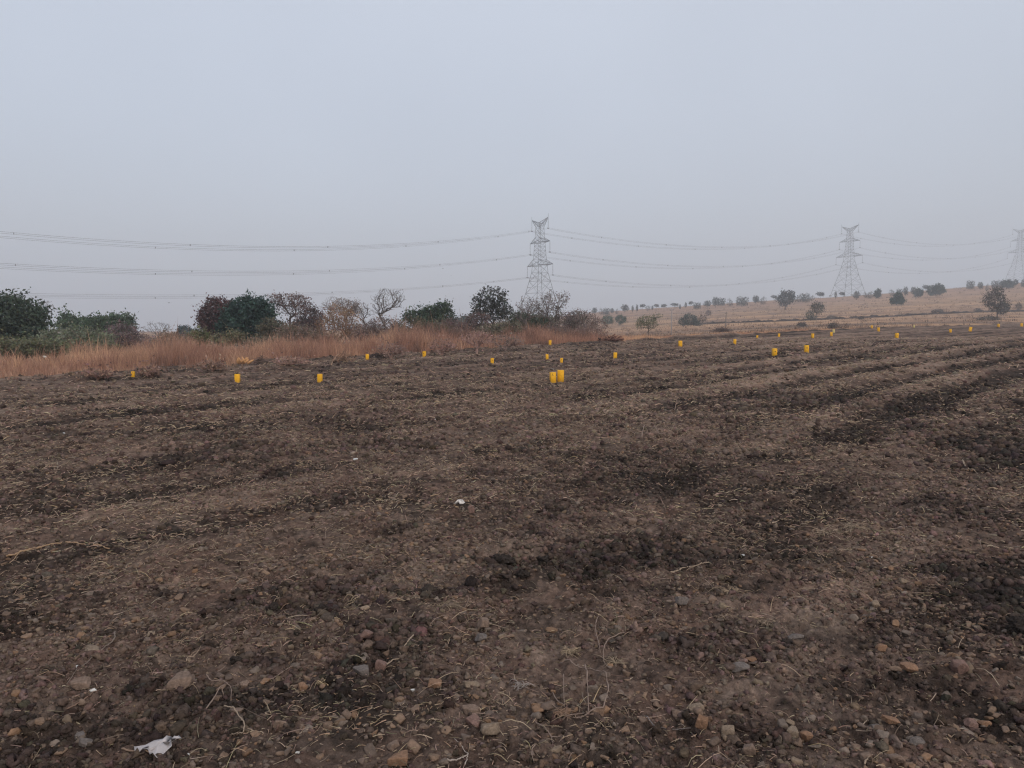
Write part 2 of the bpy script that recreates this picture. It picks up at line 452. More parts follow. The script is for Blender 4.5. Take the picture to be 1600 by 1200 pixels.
# ------------------------------------------------------------------ ground: one sheet out to the horizon
GR_FAR = 1250.0
def build_ground():
    rr = [0.25]
    while rr[-1] < 2.2: rr.append(rr[-1] * 1.06)
    while rr[-1] < 45: rr.append(rr[-1] * 1.0027)
    while rr[-1] < 200: rr.append(rr[-1] * 1.008)
    while rr[-1] < GR_FAR: rr.append(rr[-1] * 1.02)
    rr = np.array(rr)
    fine = np.linspace(-R(37.5), R(37.5), 860)
    med = np.linspace(R(37.5), R(80), 200)[1:]
    coarse = np.linspace(R(80), 2 * np.pi - R(80), 80)[1:-1]
    az = np.concatenate((fine, med, coarse, -med[::-1])); na = len(az); nr = len(rr)
    A, RR = np.meshgrid(az, rr)
    X = (RR * np.sin(A)).ravel(); Y = (RR * np.cos(A)).ravel()
    Z = zbase(X, Y) + zdetail(X, Y)
    C = soilcolor(X, Y)
    V = np.stack((X, Y, Z), 1)
    i, j = np.meshgrid(np.arange(nr - 1), np.arange(na), indexing='ij')
    Q = np.stack((i * na + j, (i + 1) * na + j, (i + 1) * na + (j + 1) % na, i * na + (j + 1) % na), -1).reshape(-1, 4)[:, ::-1]
    V = np.concatenate((V, [[0, 0, float(V[:na, 2].mean())]])); C = np.concatenate((C, [C[0]]))
    jj = np.arange(na); T = np.stack((np.full(na, nr * na), (jj + 1) % na, jj), 1)
    o = mesh_np('ground', V, [Q, T], M_GROUND, C, None, True)
    return tag(o, 'ploughed dark brown field sloping up to a tan grass hillside', None, None, 'structure')
build_ground()

# ------------------------------------------------------------------ loose stuff: clods, gravel, straw
def ico(sub=0):
    t = (1 + 5 ** .5) / 2
    V = [(-1, t, 0), (1, t, 0), (-1, -t, 0), (1, -t, 0), (0, -1, t), (0, 1, t), (0, -1, -t), (0, 1, -t), (t, 0, -1), (t, 0, 1), (-t, 0, -1), (-t, 0, 1)]
    Fc = [(0, 11, 5), (0, 5, 1), (0, 1, 7), (0, 7, 10), (0, 10, 11), (1, 5, 9), (5, 11, 4), (11, 10, 2), (10, 7, 6), (7, 1, 8), (3, 9, 4), (3, 4, 2), (3, 2, 6), (3, 6, 8), (3, 8, 9), (4, 9, 5), (2, 4, 11), (6, 2, 10), (8, 6, 7), (9, 8, 1)]
    V = [np.array(v) / np.linalg.norm(v) for v in V]
    for _ in range(sub):
        mid = {}; nf = []
        def m(a, b):
            k = (min(a, b), max(a, b))
            if k not in mid:
                p = V[a] + V[b]; V.append(p / np.linalg.norm(p)); mid[k] = len(V) - 1
            return mid[k]
        for a, b, c in Fc:
            ab, bc, ca = m(a, b), m(b, c), m(c, a)
            nf += [(a, ab, ca), (b, bc, ab), (c, ca, bc), (ab, bc, ca)]
        Fc = nf
    return np.array(V), np.array(Fc)
ICO = [ico(0), ico(1), ico(2), ico(3)]

def rockshape(sub, g, cuts=9, rough=.05, lo=.55):
    V, Fc = ICO[sub]
    ax = np.array([(1, 0, 0), (-1, 0, 0), (0, 1, 0), (0, -1, 0), (0, 0, 1), (0, 0, -1)], float) + g.normal(0, .28, (6, 3))
    n = np.concatenate((ax, g.normal(size=(max(cuts - 5, 2), 3)))); n /= np.linalg.norm(n, axis=1)[:, None]
    d = np.concatenate((g.uniform(.42, .68, 6), g.uniform(lo + .15, .8, len(n) - 6)))
    dt = V @ n.T
    r = np.where(dt > 1e-3, d / np.maximum(dt, 1e-3), 9).min(1)
    r = np.minimum(r, 1.0) * (1 + rough * g.normal(size=len(V)))
    return V * r[:, None] * 1.35, Fc

def lumpshape(sub, g, rough=.2):
    V, Fc = ICO[sub]
    ph = g.uniform(0, 6.28, (5, 3)); fr = g.uniform(1.5, 4.5, (5, 3))
    r = 1 + rough * sum(np.sin(V @ fr[i] + ph[i, 0]) for i in range(5)) / 2.2 + rough * .5 * g.normal(size=len(V))
    return V * r[:, None], Fc

def scatter(variants, X, Y, Z, size, sq, tilt, g):
    """joins transformed copies of the variants; returns V, F, index of the copy per vertex"""
    n = len(X); vid = g.integers(0, len(variants), n)
    Vs, Fs, Is = [], [], []; off = 0
    yaw = g.uniform(0, 2 * np.pi, n); tx = g.normal(0, tilt, n); ty = g.normal(0, tilt, n)
    for k, (bv, bf) in enumerate(variants):
        ii = np.nonzero(vid == k)[0]
        if not len(ii): continue
        v = bv[None] * (size[ii, None] * sq[ii])[:, None]
        c, s = np.cos(tx[ii])[:, None], np.sin(tx[ii])[:, None]
        y, z = v[..., 1] * c - v[..., 2] * s, v[..., 1] * s + v[..., 2] * c
        c, s = np.cos(ty[ii])[:, None], np.sin(ty[ii])[:, None]
        x, z = v[..., 0] * c + z * s, -v[..., 0] * s + z * c
        c, s = np.cos(yaw[ii])[:, None], np.sin(yaw[ii])[:, None]
        x, y = x * c - y * s, x * s + y * c
        P = np.stack((x + X[ii, None], y + Y[ii, None], z + Z[ii, None]), -1)
        Vs.append(P.reshape(-1, 3)); m = len(bv)
        Fs.append((bf[None] + (np.arange(len(ii)) * m)[:, None, None] + off).reshape(-1, 3)); off += m * len(ii)
        Is.append(np.repeat(ii, m))
    return np.concatenate(Vs), np.concatenate(Fs), np.concatenate(Is)

def wedge(n, r0, r1, g, half=36.5):
    # a wedge of ground with a margin of a few metres either side, so that a step sideways still shows it
    dens = n / (.637 * (r1 * r1 - r0 * r0)); tn = math.tan(R(half)); m = 3.6
    X = r1 * math.sin(R(half)) + m
    k = int(dens * 2 * X * r1)
    x = g.uniform(-X, X, k); y = g.uniform(1.9, 1.9 + r1, k); r = np.hypot(x, y)
    inside = np.abs(x) < y * tn
    ok = (r > r0) & (r < r1) & (np.abs(x) < y * tn + m) & (inside | (g.random(k) < .6))
    if r0 < 2.5: ok |= (r < r0) & (y > 1.9)
    return x[ok], y[ok]

def keep_field(x, y, margin=-.1):
    return edge_d(x, y) < margin

def clods():
    g = np.random.default_rng(11)
    VV, FF, CC = [], [], []; off = 0
    for (r0, r1, dens, s0, s1, sub) in ((2.4, 5.0, 3600, .004, .012, 0), (2.4, 5.0, 420, .010, .022, 1), (5, 9, 1100, .008, .022, 0), (9, 17, 300, .015, .040, 0), (17, 42, 24, .03, .065, 0)):
        n = int(dens * .637 * (r1 * r1 - r0 * r0))
        x, y = wedge(n, r0, r1, g); n = len(x)
        pm = patchmask(x, y, PATCH)
        cl = 0.45 + 0.9 * noise(x / .5, y / .5, 71) + 0.5 * noise(x / 2.2, y / 2.2, 72) + 1.3 * pm - .3 * patchmask(x, y, STRAWP)
        k = (g.random(n) < np.clip(cl, .05, 1)) & keep_field(x, y, .1)
        x, y, pm = x[k], y[k], pm[k]; n = len(x)
        size = s0 * (s1 / s0) ** (g.random(n) ** 1.7) * (1 + .9 * pm)
        z = zg(x, y) + size * .25
        var = [lumpshape(sub, g, .42 if sub else .3) for _ in range(16)]
        sq = np.stack((g.uniform(.8, 1.25, n), g.uniform(.75, 1.1, n), g.uniform(.6, .95, n)), 1)
        V, Fc, I = scatter(var, x, y, z, size, sq, .4, g)
        c = soilcolor(x, y); c = c * g.uniform(.5, 1.5, (n, 1)) * (1 + .05 * g.normal(size=(n, 3))) * .92
        VV.append(V); FF.append(Fc + off); off += len(V); CC.append(c[I])
    o = mesh_np('soil_clods', np.concatenate(VV), [np.concatenate(FF)], M_CLOD, np.clip(np.concatenate(CC), .01, 1), None, True)
    tag(o, 'crumbly dark soil clods covering the ploughed field', 'soil clods', None, 'stuff')
clods()

STONE_COLS = np.array([(.185, .130, .100), (.155, .112, .090), (.21, .145, .105), (.14, .112, .10), (.165, .14, .125), (.22, .135, .085), (.12, .092, .08), (.21, .165, .125)])
def gravel():
    g = np.random.default_rng(12)
    VV, FF, CC = [], [], []; off = 0
    for (r0, r1, dens, s0, s1, sub) in ((2.4, 5.5, 420, .005, .012, 0), (2.4, 5.5, 560, .007, .025, 2), (5.5, 10, 380, .007, .023, 1), (10, 20, 130, .012, .032, 0), (20, 45, 12, .022, .045, 0)):
        n = int(dens * .637 * (r1 * r1 - r0 * r0))
        x, y = wedge(n, r0, r1, g); n = len(x)
        pm = patchmask(x, y, PATCH)
        cl = 0.42 + 1.1 * noise(x / .6, y / .6, 81) + .5 * noise(x / 1.9, y / 1.9, 82) - .8 * pm + .35 * sst(6, 3.5, np.hypot(x, y)) * .0
        k = (g.random(n) < np.clip(cl, .06, 1)) & keep_field(x, y)
        x, y = x[k], y[k]; n = len(x)
        size = s0 * (s1 / s0) ** (g.random(n) ** 1.9)
        z = zg(x, y) + size * .2
        var = [rockshape(sub, g, 6 + i % 4, .02 if sub else .08, .38) for i in range(14)]
        sq = np.stack((g.uniform(.9, 1.5, n), g.uniform(.75, 1.1, n), g.uniform(.4, .8, n)), 1)
        V, Fc, I = scatter(var, x, y, z, size, sq, .3, g)
        c = STONE_COLS[g.integers(0, len(STONE_COLS), n)] * g.uniform(.65, 1.3, (n, 1)); c = (c * .7 + np.array((.155, .11, .083)) * .3) * np.array((.95, .9, .84))
        VV.append(V); FF.append(Fc + off); off += len(V); CC.append(c[I])
    o = mesh_np('gravel', np.concatenate(VV), [np.concatenate(FF)], M_STONE, np.clip(np.concatenate(CC), .01, 1), None, False)
    tag(o, 'small brown and grey stones scattered over the soil', 'gravel', None, 'stuff')
gravel()

def ribbons(P, D, L, W, lift, curl, g, nseg=3):
    """thin three-sided bent stalks lying about; vectorised"""
    n = len(P)
    ts = np.linspace(0, 1, nseg + 1)
    side = np.stack((-D[:, 1], D[:, 0], np.zeros(n)), 1)
    side /= np.linalg.norm(side, axis=1)[:, None] + 1e-9
    V = []
    for t in ts:
        c = P + D * (L * t)[:, None] + side * (curl * L * t * t)[:, None]
        c[:, 2] += lift * np.sin(np.pi * t * .9) * L
        w = W * (1 - .6 * t)
        up = np.array([0, 0, 1.0])
        V += [c + side * w[:, None], c - side * w[:, None], c + up * (w * 1.3)[:, None]]
    V = np.stack(V, 1); m = V.shape[1]
    q = []
    for i in range(nseg):
        for j in range(3): q.append((i * 3 + j, i * 3 + (j + 1) % 3, i * 3 + 3 + (j + 1) % 3, i * 3 + 3 + j))
    q = np.array(q)
    Fc = (q[None] + (np.arange(n) * m)[:, None, None]).reshape(-1, 4)
    return V.reshape(-1, 3), Fc, np.repeat(np.arange(n), m)

def straw():
    g = np.random.default_rng(13)
    VV, FF, CC = [], [], []; off = 0
    for (r0, r1, dens, l0, l1, w) in ((2.4, 6, 1300, .006, .05, .0016), (2.4, 6, 160, .04, .14, .0017), (6, 12, 620, .015, .085, .0034), (12, 22, 200, .035, .13, .0070), (22, 48, 22, .07, .24, .011)):
        n = int(dens * .637 * (r1 * r1 - r0 * r0))
        x, y = wedge(n, r0, r1, g); n = len(x)
        cl = .32 + 1.0 * noise(x / .45, y / .45, 95) + .6 * noise(x / 2, y / 2, 96) + .28 * furrow(x, y) + .9 * patchmask(x, y, STRAWP) - .6 * patchmask(x, y, PATCH)
        k = (g.random(n) < np.clip(cl, .10, 1)) & keep_field(x, y)
        x, y = x[k], y[k]; n = len(x)
        z = zg(x, y) + .004 + g.random(n) * .01
        a = g.uniform(0, 2 * np.pi, n); up = g.normal(.05, .22, n)
        D = np.stack((np.cos(a), np.sin(a), up), 1); D /= np.linalg.norm(D, axis=1)[:, None]
        L = l0 * (l1 / l0) ** g.random(n)
        V, Fc, I = ribbons(np.stack((x, y, z), 1), D, L, w * g.uniform(.6, 1.4, n), g.uniform(-.05, .25, n), g.normal(0, .3, n), g)
        c = np.array((.38, .28, .195)) * g.uniform(.35, 1.35, (n, 1)) * (1 + .06 * g.normal(size=(n, 3)))
        VV.append(V); FF.append(Fc + off); off += len(V); CC.append(c[I])
    o = mesh_np('straw_litter', np.concatenate(VV), [np.concatenate(FF)], M_STRAW, np.clip(np.concatenate(CC), .02, 1))
    tag(o, 'bits of dry straw and stalk strewn over the field', 'straw', None, 'stuff')
straw()

# ------------------------------------------------------------------ dry grass along the field edge
def blades(x, y, H, W, lean, g):
    n = len(x); z = zg(x, y, False) - .02
    a = g.uniform(0, 2 * np.pi, n); b = g.uniform(0, 2 * np.pi, n)
    side = np.stack((np.cos(a), np.sin(a), np.zeros(n)), 1); ld = np.stack((np.cos(b), np.sin(b), np.zeros(n)), 1)
    V = []
    for t, w in ((0, 1), (.45, .85), (.8, .6), (1.0, .15)):
        c = np.stack((x, y, z + H * t * (1 - .18 * t * lean)), 1) + ld * (H * lean * t ** 2 * .6)[:, None]
        V += [c - side * (W * w)[:, None], c + side * (W * w)[:, None]]
    V = np.stack(V, 1)
    q = np.array([(0, 1, 3, 2), (2, 3, 5, 4), (4, 5, 7, 6)])
    return V.reshape(-1, 3), (q[None] + (np.arange(n) * 8)[:, None, None]).reshape(-1, 4), np.repeat(np.arange(n), 8)

def grass_band():
    g = np.random.default_rng(21)
    # clumps
    nc = 15000
    s = g.uniform(-14, 78, nc); e = g.uniform(0, 1, nc) ** .9 * 10.3 - .9
    t = e + EDGE - .9 * noise(s / 6, s * 0 + 3.3, 5) - .5 * noise(s / 1.7, s * 0 + 8.3, 6)
    x = (s - t) / R2; y = (s + t) / R2
    kx = x / y * F + 800
    dens = (.7 + 1.1 * noise(x / 2.2, y / 2.2, 101) + .9 * noise(x / .7, y / .7, 104)) * (.12 + .88 * sst(-.4, .5, e + .8 * noise(x / .6, y / .6, 107)))
    hgt = np.interp(kx, [-300, 0, 150, 350, 600, 800, 900, 960, 1050, 1300], [.75, .75, .8, .9, 1.0, .9, .7, .45, .2, .12])
    hgt = hgt * (.8 + .6 * noise(x / 7, y / 7, 108) + .9 * noise(x / 3, y / 3, 102) + .75 * noise(x / .8, y / .8, 103)) * (.35 + .65 * sst(-.3, 1.8, e))
    k = (g.random(nc) < dens) & (kx < 1350) & (hgt > .06)
    x, y, kx, hgt, e = x[k], y[k], kx[k], hgt[k], e[k]; nc = len(x)
    m = 13
    X = np.repeat(x, m) + g.normal(0, .09, nc * m); Y = np.repeat(y, m) + g.normal(0, .09, nc * m)
    H = np.repeat(hgt, m) * g.uniform(.45, 1.2, nc * m) * np.where(g.random(nc * m) < .03, 1.5, 1.0)
    V, Fc, I = blades(X, Y, H, g.uniform(.004, .010, nc * m) * (1 + .3 * (Y > 35)), g.uniform(.1, .9, nc * m), g)
    tan = np.array((.64, .41, .265)); red = np.array((.385, .215, .155)); brn = np.array((.17, .105, .085))
    mixv = .5 + .9 * noise(x / 3.5, y / 3.5, 105) + .5 * noise(x / 1.1, y / 1.1, 106) - .35 * sst(450, 800, kx) + .5 * sst(900, 980, kx) + .1
    c = lerp(np.broadcast_to(red, (nc, 3)), tan, sst(.3, 1.15, mixv)); c = lerp(c, brn, sst(.25, -.15, mixv) if False else 1 - sst(-.1, .3, mixv))
    c = np.repeat(c, m, axis=0) * g.uniform(.65, 1.2, (nc * m, 1))
    o = mesh_np('dry_grass', V, [Fc], M_GRASS, c[I])
    tag(o, 'tall dry orange and tan grass along the field edge', 'dry grass', None, 'stuff')
grass_band()

def hill_tufts():
    g = np.random.default_rng(22)
    n = 9000
    y = np.exp(g.uniform(np.log(55), np.log(430), n)); kx = g.uniform(930, 1640, n)
    x = (kx - 800) / F * y
    e = edge_d(x, y); d = .35 + 1.0 * noise(x / 18, y / 9, 111)
    k = (e > 2) & (g.random(n) < np.clip(d, .02, 1))
    x, y = x[k], y[k]; n = len(x); m = 7
    sc_ = .5 + y / 260
    X = np.repeat(x, m) + g.normal(0, .3, n * m) * np.repeat(sc_, m); Y = np.repeat(y, m) + g.normal(0, .3, n * m)
    H = np.repeat(g.uniform(.15, .5, n) * sc_, m) * g.uniform(.5, 1.1, n * m)
    V, Fc, I = blades(X, Y, H, np.repeat(.03 * sc_, m), g.uniform(.3, 1, n * m), g)
    base = np.where(g.random((n, 1)) < .4, np.array([[.12, .085, .07]]), np.array([[.30, .20, .14]]))
    c = np.repeat(base * g.uniform(.7, 1.2, (n, 1)), m, axis=0)
    o = mesh_np('hillside_grass', V, [Fc], M_GRASS, c[I])
    tag(o, 'short dry tufts dotted over the tan hillside', 'grass tufts', None, 'stuff')
hill_tufts()

# ------------------------------------------------------------------ trees and shrubs
def skeleton(base, targets, g, step, trunk_h, jit=.12, lean=(0, 0)):
    nodes = [np.array(base, float)]; par = [-1]
    k = max(1, int(trunk_h / step))
    for i in range(k):
        p = nodes[-1] + np.array((lean[0] / k + g.normal(0, jit * step * .4), lean[1] / k + g.normal(0, jit * step * .4), trunk_h / k))
        nodes.append(p); par.append(len(nodes) - 2)
    root = nodes[-1].copy()
    targets = targets[np.argsort(np.linalg.norm(targets - root, axis=1) + g.normal(0, .15, len(targets)))]
    arr = np.zeros((len(targets) * 14 + 200, 3)); arr[:len(nodes)] = nodes; n = len(nodes)
    path = [0.0] * n
    for i in range(1, n): path[i] = path[i - 1] + step
    pl = np.zeros(len(arr)); pl[:n] = path
    ends = []
    dr = np.zeros((len(arr), 3)); dr[:n] = (0, 0, 1)
    for tg in targets:
        d = np.linalg.norm(arr[:n] - tg, axis=1)
        cs = ((tg - arr[:n]) * dr[:n]).sum(1) / (d + 1e-6)
        cost = d * (1 + 1.1 * np.clip(.75 - cs, 0, 2)) + .10 * pl[:n] + np.where(arr[:n, 2] > tg[2] + .15, .25, 0)
        cost[:max(1, k // 2)] += 1.0 * step * 4
        j = int(np.argmin(cost)); a = arr[j].copy(); L = d[j]
        m = min(10, max(1, int(L / step)))
        prev = j
        off = np.zeros(3)
        for q in range(1, m + 1):
            if n >= len(arr) - 1: break
            f = q / m
            bow = math.sin(math.pi * f) * L * .10
            pnt = a + (tg - a) * f + np.array((g.normal(0, jit * L / m), g.normal(0, jit * L / m), bow * .4 + g.normal(0, jit * L / m))) * (q < m)
            arr[n] = pnt; dd = pnt - arr[prev]; dr[n] = dd / (np.linalg.norm(dd) + 1e-6); par.append(prev); pl[n] = pl[prev] + L / m; prev = n; n += 1
        ends.append(prev)
    return arr[:n], np.array(par), np.array(ends)

def radii(par, n, tip, pw=2.35, cap=9):
    r = np.zeros(n)
    for i in range(n - 1, -1, -1):
        if r[i] == 0: r[i] = tip ** pw
        if par[i] >= 0: r[par[i]] += r[i]
    return np.minimum(r ** (1 / pw), cap)

def leafquads(P, size, g, flat=.0):
    n = len(P)
    a = g.normal(size=(n, 3)); a /= np.linalg.norm(a, axis=1)[:, None]
    b = g.normal(size=(n, 3)); b[:, 2] *= (1 - flat); b -= a * (a * b).sum(1)[:, None]; b /= np.linalg.norm(b, axis=1)[:, None]
    s = (size * g.uniform(.6, 1.3, n))[:, None]
    V = np.stack((P - a * s, P + b * s * .55, P + a * s, P - b * s * .55), 1).reshape(-1, 3)
    return V, np.arange(n * 4).reshape(-1, 4)

def blobs(ells, n, g, shell=.5):
    """points inside a set of ellipsoids (cx,cy,cz,rx,ry,rz)"""
    E = np.array(ells, float); w = E[:, 3] * E[:, 4] * E[:, 5]; w = w ** .8; w /= w.sum()
    k = g.choice(len(E), n, p=w)
    d = g.normal(size=(n, 3)); d /= np.linalg.norm(d, axis=1)[:, None]
    r = (g.random(n) ** (1 / 3)) * (1 - shell) + shell * (g.random(n) ** .12)
    r = r * (1 + .16 * np.sin(d[:, 0] * 5 + k * 2) * np.cos(d[:, 2] * 4.3 + k) + .06 * np.clip(g.normal(size=n), -2, 1.2))
    return E[k, :3] + d * r[:, None] * E[k, 3:]

DEP = []
def tree(name, label, cat, px, depth, ells, leaf=(.06, .08, .05), twig=(.10, .08, .07), nt_=180, nl=3000, ls=.08, spread=.18, tip=.006,
         seed=1, trunk=None, rz=.8, group=None, tw=1.0, leaves=True, low=False):
    """ells: photograph ellipses (px, py, rx, ry) of the crown at this depth"""
    g = np.random.default_rng(seed)
    if cat == 'tree': leaf = tuple(c * 1.3 for c in leaf)
    if cat in ('shrub', 'bush'):        # leaf and twig colour lightened to offset self-shadowing
        leaf = tuple(c * 1.55 for c in leaf); twig = tuple(c * 1.4 for c in twig)
    if depth < 0:                       # given as minus the photograph row of the foot
        depth = place(px, -depth)[1]
        DEP.append((name, px, round(depth)))
    bx, by, bz = put(px, depth)
    E = []
    for i, (cx, cy, rx, ry) in enumerate(ells):
        kx, kz = slopes(cx, cy)
        dy = g.uniform(-.3, .3) * rx * depth / F if i else 0
        yy = depth + dy
        E.append((kx * yy - bx, dy, EYE + kz * yy - bz, rx * yy / F, max(rx, ry * .7) * yy / F * rz, ry * yy / F))
    E = np.array(E)
    top = (E[:, 2] + E[:, 5]).max(); bot = (E[:, 2] - E[:, 5]).min()
    th = max(.12, min(bot * .9, top * .5)) if trunk is None else trunk
    T = blobs(E, nt_, g, .55); T[:, 2] = np.maximum(T[:, 2], .06)
    step = max(.12, top / 22)
    N, P, ends = skeleton((0, 0, -.1), T, g, step, th)
    r = radii(P, len(N), tip)
    root = empty(name, (bx, by, bz))
    ch = np.nonzero(P >= 0)[0]; thick = r[ch] > tip * 2.6
    tc_ = np.array(twig)
    def tube_obj(nm, idx, k, par):
        if not len(idx): return None
        V, Q = tubes(N[P[idx]], N[idx], np.minimum(r[P[idx]], r[idx] * 1.35) * tw, r[idx] * tw, k)
        c = np.repeat(tc_[None] * g.uniform(.75, 1.2, (len(idx), 1)), 2 * k, axis=0)
        return V, Q, c
    if not (leaves and nl): thick = ch <= max(1, int(th / step))
    th_idx = ch[thick]; tn_idx = ch[~thick]
    if len(th_idx):
        V, Q, c = tube_obj('trunk', th_idx, 5, root); mesh_np('trunk', V, [Q], M_BARK, c, None, True, root)
    V, Q, c = tube_obj('crown', tn_idx, 3, root)
    if leaves and nl:
        k1 = int(nl * .6)
        src = N[ends][g.integers(0, len(ends), k1)] + g.normal(0, spread, (k1, 3))
        src2 = blobs(E, nl - k1, g, .75)
        pts = np.concatenate((src, src2)); pts = pts[pts[:, 2] > .05]
        LV, LQ = leafquads(pts, ls, g)
        cl = 1 + .9 * noise(pts[:, 0] / (.35 + top * .06) + seed, pts[:, 2] / (.3 + top * .05) + pts[:, 1] * .8, seed)
        lc = np.array(leaf)[None] * cl[:, None] * g.uniform(.7, 1.25, (len(pts), 1)) * (1 + .07 * g.normal(size=(len(pts), 3)))
        lc = np.clip(np.repeat(lc, 4, axis=0), .012, 1)
        Vall = np.concatenate((V, LV)); c = np.concatenate((c, lc))
        mesh_np('crown', Vall, [Q, LQ + len(V)], [M_BARK, M_LEAF], c, np.concatenate((np.zeros(len(Q)), np.ones(len(LQ)))), False, root)
    else:
        mesh_np('branches', V, [Q], M_BARK, c, None, False, root)
    return tag(root, label, cat, group)

DG = (.042, .058, .040); TEAL = (.030, .055, .045); PALE = (.115, .125, .085); OLV = (.085, .085, .050); RB = (.085, .050, .050); PUR = (.11, .082, .082)
TB = (.20, .14, .11); TO = (.27, .165, .105); TG = (.15, .125, .115); TD = (.075, .06, .055)

tree('evergreen_tree', 'big dark green bushy tree at the left end of the scrub', 'tree', 22, 42, [(15, 498, 58, 40), (-25, 500, 55, 38), (40, 515, 38, 32), (8, 525, 55, 26)], DG, TD, 260, 15000, .10, .25, seed=3, trunk=.5)
tree('bare_tree', 'thin bare branches poking out right of the big dark tree', 'tree', 66, 43, [(70, 480, 16, 14), (62, 497, 12, 10)], TG, TG, 220, 0, leaves=False, seed=4, tip=.0065)
tree('bushy_tree', 'wide low tree with dull green top behind the pale shrub', 'tree', 155, 60, [(130, 508, 38, 12), (175, 507, 34, 14), (105, 500, 12, 12), (190, 500, 16, 10)], (.06, .085, .052), TG, 220, 6500, .11, .25, seed=5)
tree('shrub', 'pale grey green rounded shrub right of the dark tree', 'shrub', 118, 38, [(110, 530, 44, 16), (148, 534, 30, 16), (75, 538, 30, 14)], PALE, TG, 200, 9500, .06, .15, seed=6)
tree('shrub', 'low olive shrub in front of the big dark tree', 'shrub', 40, 35, [(35, 543, 46, 14), (80, 545, 30, 12)], OLV, TD, 150, 5500, .06, .15, seed=7)
tree('shrub', 'purplish brown shrub at the right of the pale green shrub', 'shrub', 190, 41, [(190, 522, 26, 16), (180, 536, 30, 14), (212, 533, 18, 14)], PUR, (.13, .09, .085), 330, 4500, .05, .15, seed=8)
tree('bare_tree', 'faint grey bare tree far behind the gap in the scrub', 'tree', 246, 95, [(246, 512, 24, 11)], TG, (.2, .19, .19), 230, 0, leaves=False, seed=9, tip=.012)
tree('shrub', 'brown twiggy shrub below the faint grey bare tree', 'shrub', 232, 45, [(230, 536, 24, 12), (258, 540, 26, 10)], PUR, (.16, .115, .10), 330, 1800, .05, .2, seed=10)
tree('conifer_tree', 'small blue grey tree standing alone before the reddish tree', 'tree', 287, 130, [(290, 522, 12, 11), (283, 516, 5, 6)], (.035, .055, .055), TD, 90, 3500, .16, .25, seed=11)
tree('shrub', 'yellow green leafy shrub under the reddish brown tree', 'shrub', 312, 42, [(310, 528, 18, 12), (300, 535, 14, 8)], (.095, .10, .05), TG, 110, 2300, .07, .15, seed=12)
tree('leafy_tree', 'reddish brown round tree touching the dark green tree', 'tree', 340, 50, [(338, 490, 24, 24), (330, 500, 20, 24), (352, 482, 18, 16), (345, 512, 26, 20)], RB, TD, 240, 7500, .085, .2, seed=13)
tree('evergreen_tree', 'dense dark teal green tree, the largest of the middle scrub', 'tree', 395, 48, [(388, 490, 34, 26), (405, 492, 25, 22), (380, 510, 40, 22), (412, 512, 22, 20)], TEAL, TD, 260, 13000, .10, .22, seed=14)
tree('shrub', 'dull olive brown shrub at the right foot of the teal tree', 'shrub', 425, 45, [(425, 515, 20, 18), (440, 520, 22, 12)], (.07, .065, .045), TD, 150, 3600, .07, .16, seed=15)
tree('shrub', 'yellowish leafy shrub at the foot of the teal tree', 'shrub', 372, 40, [(370, 527, 14, 9), (350, 530, 18, 8)], (.105, .10, .06), TG, 110, 1900, .06, .15, seed=16)
tree('flat_topped_tree', 'flat topped tree with sparse reddish brown leaves', 'tree', 450, 52, [(452, 468, 30, 10), (470, 472, 20, 11), (432, 468, 14, 10), (455, 484, 30, 10)], (.13, .085, .075), (.085, .068, .062), 380, 1500, .065, .10, seed=17, trunk=.9, tip=.008)
tree('shrub', 'dark brown round shrub right of the flat topped tree', 'shrub', 486, 50, [(488, 498, 19, 18), (478, 512, 26, 14)], (.085, .062, .06), TD, 280, 4200, .07, .16, seed=18)
tree('shrub', 'orange brown twiggy shrub with fine upright stems', 'shrub', 528, 45, [(530, 495, 25, 20), (545, 505, 18, 22), (515, 512, 24, 20)], (.19, .125, .085), (.22, .145, .10), 620, 3000, .05, .18, seed=19)
tree('bare_tree', 'thin bare tree behind the orange brown shrub', 'tree', 522, 56, [(522, 474, 18, 12), (512, 480, 14, 8)], TG, (.17, .15, .14), 300, 0, leaves=False, seed=20, tip=.0065)
tree('bare_tree', 'small crooked bare tree left of the tall bare tree', 'tree', 566, 48, [(562, 483, 18, 14), (575, 492, 12, 14), (552, 478, 10, 10)], TG, (.12, .10, .095), 260, 0, leaves=False, seed=211, tip=.007, trunk=.9)
tree('bare_tree', 'tall bare tree with forked branches against the sky', 'tree', 606, 50, [(608, 468, 24, 19), (592, 475, 14, 18), (622, 462, 12, 12)], TG, (.13, .11, .10), 640, 0, leaves=False, seed=22, tip=.007, trunk=1.0)
tree('shrub', 'brown twiggy mound at the foot of the tall bare tree', 'shrub', 598, 44, [(600, 510, 26, 15), (580, 518, 28, 13)], (.13, .095, .085), (.15, .11, .095), 450, 2600, .05, .16, seed=23)
tree('leafy_tree', 'green tree with a slanting crown right of the tall bare tree', 'tree', 680, 54, [(652, 496, 20, 10), (672, 489, 16, 11), (690, 482, 12, 10), (697, 492, 11, 13), (676, 504, 32, 13)], (.048, .070, .044), TD, 230, 7500, .085, .2, seed=24)
tree('shrub', 'greenish brown shrub in front of the slanting green tree', 'shrub', 648, 45, [(645, 512, 30, 15), (675, 516, 30, 12), (625, 520, 22, 12)], (.095, .08, .055), (.13, .10, .085), 320, 4600, .055, .16, seed=25)
tree('leafy_tree', 'upright tree with sparse dark leaves and visible trunk', 'tree', 771, 52, [(768, 465, 24, 18), (757, 478, 20, 16), (785, 480, 16, 14), (768, 488, 30, 12), (746, 492, 12, 10)], (.052, .055, .048), (.065, .055, .052), 300, 2600, .085, .13, seed=26, trunk=1.3, tip=.008)
